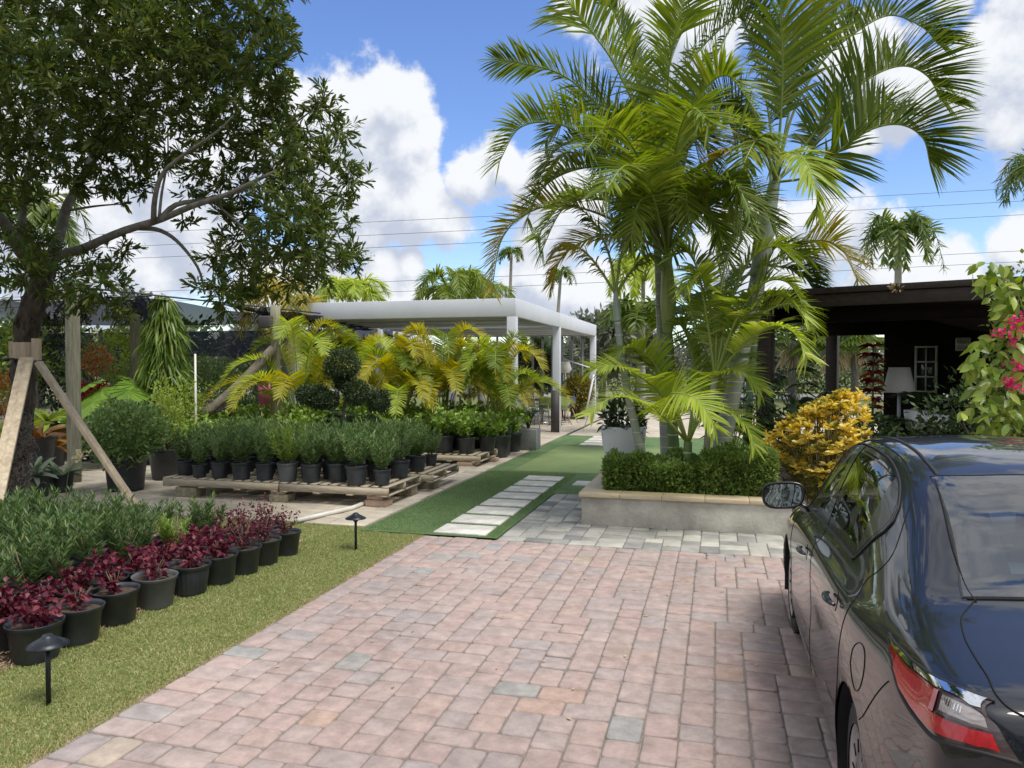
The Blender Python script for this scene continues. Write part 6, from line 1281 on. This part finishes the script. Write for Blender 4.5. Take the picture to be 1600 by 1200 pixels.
for sd_ in (-1, 1):
    rb = lambda v: side_border('rear', v); fb = lambda v: side_border('front', v)
    # black frame around the side glass, then the two panes
    def sw(x0, x1, v0, v1): 
        def f(a, b):
            v = v0 + (v1 - v0) * b; xa, xb = x0(v), x1(v); return ux(xa + (xb - xa) * a, v), v
        return f
    def ring_(x0, x1, v0, v1, m, off, w=.025, nm='window_trim'):
        t = lambda v: x0(v)
        patch(nm, m, sw(x0, lambda v: x0(v) + w, v0, v1), 2, 14, off, sd_); patch(nm, m, sw(lambda v: x1(v) - w, x1, v0, v1), 2, 14, off, sd_)
    patch('window_trim', 'car_black', sw(lambda v: rb(v) - .035, fb, 6.14, 6.40), 40, 3, .003, sd_)
    patch('window_trim', 'car_black', sw(rb, fb, 7.74, 7.9), 40, 2, .003, sd_)
    patch('window_trim', 'car_black', sw(lambda v: rb(v) - .035, lambda v: rb(v) + .04, 6.15, 7.9), 3, 20, .0035, sd_)
    patch('window_trim', 'car_black', sw(lambda v: fb(v) - .05, lambda v: fb(v) + .0, 6.15, 7.9), 3, 20, .0035, sd_)
    patch('door_pillar', 'car_black', sw(lambda v: 2.20, lambda v: 2.32, 6.2, 7.9), 3, 20, .005, sd_)
    patch('quarter_light', 'car_black', sw(lambda v: rb(v), lambda v: max(rb(v) + .01, 1.44 + .02 * (v - 6)), 6.3, 7.8), 4, 20, .0045, sd_)
    patch('rear_side_window', 'side_glass', sw(lambda v: max(rb(v) + .01, 1.42 + .02 * (v - 6)), lambda v: 2.22, 6.33, 7.82), 14, 14, .0025, sd_)
    patch('front_side_window', 'side_glass', sw(lambda v: 2.30, lambda v: fb(v) - .02, 6.33, 7.82), 14, 14, .0025, sd_)
    # weather strip (thick rubber bead) round the whole side window
    bead = [(ux(rb(v) - .03, v), v) for v in np.linspace(6.25, 7.92, 14)] + [(ux(x, 7.95), 7.95) for x in np.linspace(1.85, 2.45, 8)] + [(ux(fb(v) + .005, v), v) for v in np.linspace(7.85, 6.3, 8)]
    line('window_seal', 'rubber', bead, .005, .003, sd_, 90); line('window_seal', 'rubber', [(ux(x, 6.18), 6.18) for x in np.linspace(rb(6.2) - .02, fb(6.2), 12)], .008, .004, sd_, 60)
    # shut lines: doors, fuel flap, boot, bumper
    line('door_seam', 'shut_gap', [(8.6, 8.02), (8.2, 7.98), (7.8, 7.88), (7.4, 7.72), (7.0, 7.3), (6.78, 6.9), (6.85, 6.5), (7.05, 6.15), (6.9, 5.6), (6.95, 4.9), (7.15, 4.2), (7.4, 3.4), (7.6, 2.6), (7.65, 1.3)], .0019, .0004, sd_)
    line('door_seam', 'shut_gap', [(ux(2.24, 6.15), 6.15), (ux(2.22, 4.5), 4.5), (ux(2.22, 3), 3), (ux(2.20, 1.3), 1.3)], .0016, .0004, sd_)
    line('door_seam', 'shut_gap', [(ux(3.22, 5.8), 5.8), (ux(3.25, 4.5), 4.5), (ux(3.22, 3), 3), (ux(3.16, 1.3), 1.3)], .0016, .0004, sd_)
    line('door_seam', 'shut_gap', [(8.3, 8.05), (9, 8.12), (10, 8.13), (11.2, 8.1)], .0022, .001, sd_)
    line('bumper_seam', 'shut_gap', [(5.35, 3.42), (5.0, 3.7), (4.45, 4.4), (4.05, 4.95)], .0018, .0008, sd_)
    line('boot_seam', 'shut_gap', [(4.95, 8.42), (4.5, 8.25), (4.2, 8.19), (3.7, 8.15), (3.15, 8.15), (2.6, 8.15), (2.05, 8.1), (1.5, 8.12), (.95, 8.3)], .0026, .0008, sd_)
    line('roof_moulding', 'rubber', [(8.05, 8.42), (8.6, 8.42), (9.3, 8.45), (10.2, 8.45), (11.6, 8.4)], .009, .001, sd_, 60, .6)
    # character crease above the rear wheel
    # tail lamp
    TL = thing if False else None
    def tl(a, b, a0=0, a1=1, b0=0, b1=1):
        a = a0 + (a1 - a0) * a; b = b0 + (b1 - b0) * b
        # a: 0 = forward tip on the flank, 1 = inner end at the boot; b: 0 = top edge, 1 = bottom edge
        ta = [0, .1, .3, .45, .58, .8, 1]; ba = [0, .12, .27, .42, .6, .75, .87, .97, 1]
        ua = np.interp(a, ta, [4.7, 4.3, 3.55, 3.05, 2.65, 2.2, 1.85]); va = np.interp(a, ta, [5.92, 5.92, 6.18, 6.65, 6.98, 7.65, 8.02])
        ub_ = np.interp(a, ba, [4.62, 4.1, 3.6, 3.1, 2.35, 1.7, 1.05, .62, .55]); vb_ = np.interp(a, ba, [5.84, 5.45, 5.12, 5.05, 5.15, 5.35, 5.6, 6.1, 6.35])
        return ua + (ub_ - ua) * b, va + (vb_ - va) * b
    def tp(nm, m, a0, a1, b0, b1, off, n=14, par=None): return patch(nm, m, lambda a, b: tl(a, b, a0, a1, b0, b1), n * 2, n, off, sd_, parent=par)
    lampo = tp('tail_lamp', 'lamp_smoke', 0, 1, 0, 1, .004, 18)
    lampo['_o'] = tuple(car.location); lp_ = lampo
    def sub(nm, m, a0, a1, b0, b1, off, n=10):
        o = tp(nm, m, a0, a1, b0, b1, off, n); o.parent = lp_; return o
    sub('chrome_strip', 'chrome', .03, .97, .02, .22, .010)
    sub('red_lens', 'lamp_red', .16, .60, .27, .93, .008); sub('red_lens', 'lamp_red', .60, .95, .72, .93, .008); sub('dark_red_lens', 'lamp_deep_red', .06, .16, .25, .85, .0075)
    sub('pink_reflector', 'lamp_pink', .575, .62, .28, .70, .011); sub('reverse_lens', 'lamp_clear', .66, .94, .32, .64, .010)
    for k in range(7): sub('lens_rib', 'chrome', .685 + k * .018, .692 + k * .018, .36 + .006 * k, .50 + .006 * k, .0112, 3)
    sub('lens_frame', 'lamp_smoke', .655, .945, .285, .33, .0113, 4); sub('lens_frame', 'lamp_smoke', .655, .945, .635, .68, .0113, 4); sub('red_band', 'lamp_deep_red', .16, .60, .27, .36, .0088, 5)
    tl_edge = [tl(a, 1) for a in np.linspace(0, 1, 14)]; line('lamp_seal', 'rubber', tl_edge, .006, .004, sd_, 50, parent=None).parent = lp_
    tl_edge = [tl(a, 0) for a in np.linspace(0, 1, 14)]; line('lamp_seal', 'rubber', tl_edge, .006, .004, sd_, 50, parent=None).parent = lp_
    # fuel flap on the flank seen here
    if sd_ < 0:
        cc = [(6.3, 4.0), (6.2, 4.4), (5.9, 4.72), (5.6, 4.78), (5.4, 4.6), (5.35, 4.25), (5.5, 3.9), (5.8, 3.72), (6.1, 3.78), (6.3, 4.0)]
        line('fuel_flap', 'shut_gap', cc, .0017, .0008, sd_, 80)
    # handles
    for (x, v) in ((1.36, 4.72), (2.46, 4.5)):
        u0 = ux(x, v); p0 = S(u0, v); nn = nrm(u0, v); A = []
        for t in np.linspace(-1, 1, 9): A.append(CW(S(ux(x + t * .095, v), v) + nn * (.014 + .022 * (1 - t * t) ** .6), sd_))
        hd = MB().tube(A, [.008, .013, .016, .017, .017, .017, .016, .014, .009], n=10, flat=.75).build('door_handle', 'car_paint', car, smooth=True)
        cup = MB(); R_ = .045; cpt = []
        for a in np.linspace(0, 6.283, 18): cpt.append(CW(S(ux(x - .02 + .05 * math.cos(a), v), v + .32 * math.sin(a)) + nn * .002, sd_))
        cup.add([CW(S(ux(x - .02, v), v) + nn * .0022, sd_)] + cpt[:-1], [np.array([[0, 1 + k, 1 + (k + 1) % 17] for k in range(17)])]); cup.build('handle_cup', 'car_black', car)
    # wheel wells, flanges, wheels
    for wi, (wx, wz) in enumerate(WH):
        th = np.linspace(-.35, math.pi + .35, 30); g = np.zeros((30, 5, 3))
        for a, t in enumerate(th):
            for b, yy in enumerate([.835, .80, .7, .6, .5]): g[a, b] = CW((wx + (RA - (0 if b < 2 else -.01)) * math.cos(t), min(yy, S(ux(wx + RA * math.cos(t), 3.5), 3.5)[1] - .004), wz + RA * math.sin(t)), sd_)
        MB().grid(g).build('wheel_well', 'rubber', car, smooth=True)
        w = MB(); ct = CW((wx, 0, wz), sd_); R0, TW = .312, .185; yo = .815
        prof = [(.205, 0), (.212, .004), (.24, .006), (.285, .010), (.303, .022), (R0, .045), (R0 + .001, .0925), (R0, .14), (.303, .163), (.285, .175), (.24, .18), (.2, .18)]
        def lat(prof, n, m, nm, par, rib=False):
            pr = np.array(prof); th = np.linspace(0, 2 * np.pi, n, endpoint=False); X = pr[:, 0][:, None] * np.cos(th); Z = pr[:, 0][:, None] * np.sin(th); Y = np.repeat((yo - pr[:, 1])[:, None], n, 1)
            VV = np.stack([ct[0] + sd_ * Y, ct[1] + X, ct[2] + Z], -1); mbx = MB(); i = np.arange(len(pr) - 1)[:, None] * n; j = np.arange(n)[None]; j2 = (j + 1) % n
            mbx.add(VV.reshape(-1, 3), [np.stack([i + j, i + j2, i + n + j2, i + n + j], -1).reshape(-1, 4)]); o = mbx.build(nm, m, par or car, smooth=True); return o
        whl = lat(prof, 64, 'tyre', 'wheel', None); whl['_o'] = tuple(car.location)
        o = lat([(.208, .006), (.198, .004), (.185, .012), (.17, .02), (.08, .012), (.03, .006), (.0, .006)], 64, 'rim_silver', 'wheel_cover', None); o.parent = whl
        gm = MB()
        for k in range(48):
            a = 2 * math.pi * k / 48
            for yy in (.03, .075, .115, .155): gm.box((ct[0] + sd_ * (yo - yy), ct[1] + (R0 + .0005) * math.cos(a), ct[2] + (R0 + .0005) * math.sin(a)), (.028, .014, .004), rot=Matrix.Rotation(a + math.pi / 2, 3, 'X'))
        o = gm.build('tread', 'rubber', car); o.parent = whl
        sp = MB()
        for k in range(10):
            a = 2 * math.pi * k / 10; sp.box((ct[0] + sd_ * (yo - .008), ct[1] + .13 * math.cos(a), ct[2] + .13 * math.sin(a)), (.004, .045, .010), rot=Matrix.Rotation(a, 3, 'X'))
        o = sp.build('cover_slot', 'shut_gap', car); o.parent = whl
    # mirror
    mp = CW(S(ux(3.02, 6.1), 6.1), sd_); mc = CW((2.96, .915, 1.035), sd_)
    ms_ = MB(); U_, V_ = np.meshgrid(np.linspace(0, 1, 12), np.linspace(0, 2 * np.pi, 28, endpoint=False), indexing='ij'); g = np.zeros((12, 28, 3))
    for a in range(12):
        for b in range(28):
            t = a / 11; ph = V_[a, b]; k = math.sqrt(max(0, 1 - t ** 2.6)) if a else 1.0
            ex = abs(math.cos(ph)) ** .62 * math.copysign(1, math.cos(ph)); ez = abs(math.sin(ph)) ** .62 * math.copysign(1, math.sin(ph))
            g[a, b] = mc + np.array([sd_ * ex * .120 * k * (1 + .06 * ez), .115 * t, ez * .078 * k + .008 * ex * -1])
    n_ = 28; i = np.arange(11)[:, None] * n_; j = np.arange(n_)[None]; j2 = (j + 1) % n_; ms_.add(g.reshape(-1, 3), [np.stack([i + j, i + j2, i + n_ + j2, i + n_ + j], -1).reshape(-1, 4)])
    mir = ms_.build('wing_mirror', 'car_paint', car, smooth=True); mir['_o'] = tuple(car.location)
    rim = MB(); ring = [mc + (g[0, b] - mc) for b in range(28)]; rim.tube(ring + [ring[0]], .009, n=6, cap=False); o = rim.build('mirror_bezel', 'car_black', car, smooth=True); o.parent = mir
    mg = MB(); mg.add([mc + np.array([0, .006, 0])] + [mc + (g[0, b] - mc) * .93 + np.array([0, .004 + .14 * (g[0, b] - mc)[2] - .06 * sd_ * (g[0, b] - mc)[0], 0]) for b in range(28)], [np.array([[0, 1 + b, 1 + (b + 1) % 28] for b in range(28)])]); o = mg.build('mirror_glass', 'mirror_glass', car); o.parent = mir
    o = MB().tube([mc + np.array([-sd_ * .09, .05, -.05]), mc + np.array([-sd_ * .15, .07, -.085]), mp + np.array([-sd_ * .02, .06, -.02])], [.03, .036, .05], n=10, flat=.5).build('mirror_arm', 'car_black', car, smooth=True); o.parent = mir
# rear glass and windscreen, roof to glass seams
def rear(a, b, i=0.0): 
    v = 8.0 + i * 1.0 + (12.0 - 8.0 - 2 * i) * b; return 5.15 + i * .35 + (8.02 - 5.15 - i * .7) * a, v
def fwin(a, b): return 10.95 + (13.95 - 10.95) * a, 8.05 + 3.9 * b
patch('rear_window_border', 'car_black', lambda a, b: (5.0 + .62 * a, 8.3 + 3.4 * b), 4, 40, .0025)
patch('rear_window_border', 'car_black', lambda a, b: (7.68 + .32 * a, 8.3 + 3.4 * b), 4, 40, .0025)
for (v0, v1) in ((8.3, 8.8), (11.2, 11.7)): patch('rear_window_border', 'car_black', lambda a, b: (5.08 + 2.96 * a, v0 + (v1 - v0) * b), 20, 5, .0028)
patch('rear_window', 'rear_glass', lambda a, b: (5.02 + 2.94 * a, 8.32 + 3.36 * b), 24, 40, .0042)
patch('windscreen', 'rear_glass', lambda a, b: fwin(a, b), 24, 40, .002)
line('roof_seam', 'shut_gap', [(8.0, v) for v in np.linspace(8.3, 11.7, 20)], .003, .002); line('boot_seam', 'shut_gap', [(4.97, v) for v in np.linspace(8.35, 11.65, 20)], .004, .001); line('boot_seam', 'shut_gap', [(.95, v) for v in np.linspace(8.3, 11.7, 20)], .004, .001)
for sd_ in (-1, 1): line('rear_window_seal', 'shut_gap', [(4.9, 8.42), (5.5, 8.34), (6.3, 8.28), (7.0, 8.28), (7.9, 8.34)], .0035, .002, sd_)
# boot lid lamp sections and plate
for sd_ in (-1, 1):
    patch('boot_lamp', 'lamp_smoke', lambda a, b: (1.0 - .55 * b, 8.22 + .75 * a), 8, 8, .004, sd_); patch('boot_lamp_chrome', 'chrome', lambda a, b: (1.0 - .12 * b, 8.25 + .7 * a), 8, 4, .008, sd_); patch('boot_lamp_lens', 'lamp_clear', lambda a, b: (.84 - .3 * b, 8.27 + .6 * a), 8, 6, .008, sd_)
MB().box((CX, CY - .012, .72), (.32, .01, .16)).build('number_plate', 'plate_white', car, bevel=.004)
# interior
MB().box((CX, CY + 1.05, .93), (1.02, .62, .03), rot=Matrix.Rotation(math.radians(3), 3, 'X')).build('parcel_shelf', 'parcel_shelf', car)
MB().box((CX, CY + 1.42, .80), (1.12, .14, .52), rot=Matrix.Rotation(math.radians(14), 3, 'X')).build('rear_seat', 'seat_cloth', car, bevel=.04)
MB().box((CX, CY + 1.75, .52), (1.12, .5, .16)).build('rear_seat', 'seat_cloth', car, bevel=.04)
for x in (-.38, .38):
    MB().box((CX + x, CY + 1.36, 1.10), (.24, .09, .15)).build('headrest', 'seat_cloth', car, bevel=.03); MB().box((CX + x, CY + 2.32, .82), (.48, .13, .66), rot=Matrix.Rotation(math.radians(12), 3, 'X')).build('front_seat', 'seat_cloth', car, bevel=.04)
    MB().box((CX + x, CY + 2.24, 1.22), (.25, .09, .17)).build('headrest', 'seat_cloth', car, bevel=.03); MB().box((CX + x, CY + 2.6, .5), (.48, .5, .15)).build('front_seat', 'seat_cloth', car, bevel=.04)
MB().box((CX, CY + 3.22, .86), (1.3, .4, .16)).build('dashboard', 'seat_cloth', car, bevel=.05)
st_ = MB(); st_.tube([(CX - .38 + .18 * math.cos(a), CY + 2.98 + .06 * math.sin(a), .98 + .17 * math.sin(a)) for a in np.linspace(0, 6.283, 28)], .014, n=8, cap=False); st_.build('steering_wheel', 'rubber', car, smooth=True)
MB().box((CX, CY + 2.3, .36), (1.35, 2.6, .05)).build('cabin_floor', 'seat_cloth', car)
for sd_ in (-1, 1): MB().box((CX + sd_ * .755, CY + 2.25, .64), (.03, 2.3, .58)).build('door_card', 'seat_cloth', car)
hl = np.zeros((20, 20, 3))
for a in range(20):
    for b in range(20):
        v = 8.0 + 4.0 * b / 19; vv = v if v <= 10 else 20 - v; p = S(8.1 + 2.8 * a / 19, vv); p[2] -= .03
        if v > 10: p[1] *= -1
        hl[a, b] = CW(p, -1)
MB().grid(hl).build('headliner', 'headliner', car, smooth=True)
# ---------------------------------------------------------------- tidy
for o in list(bpy.data.objects):
    if '_o' in o: del o['_o']
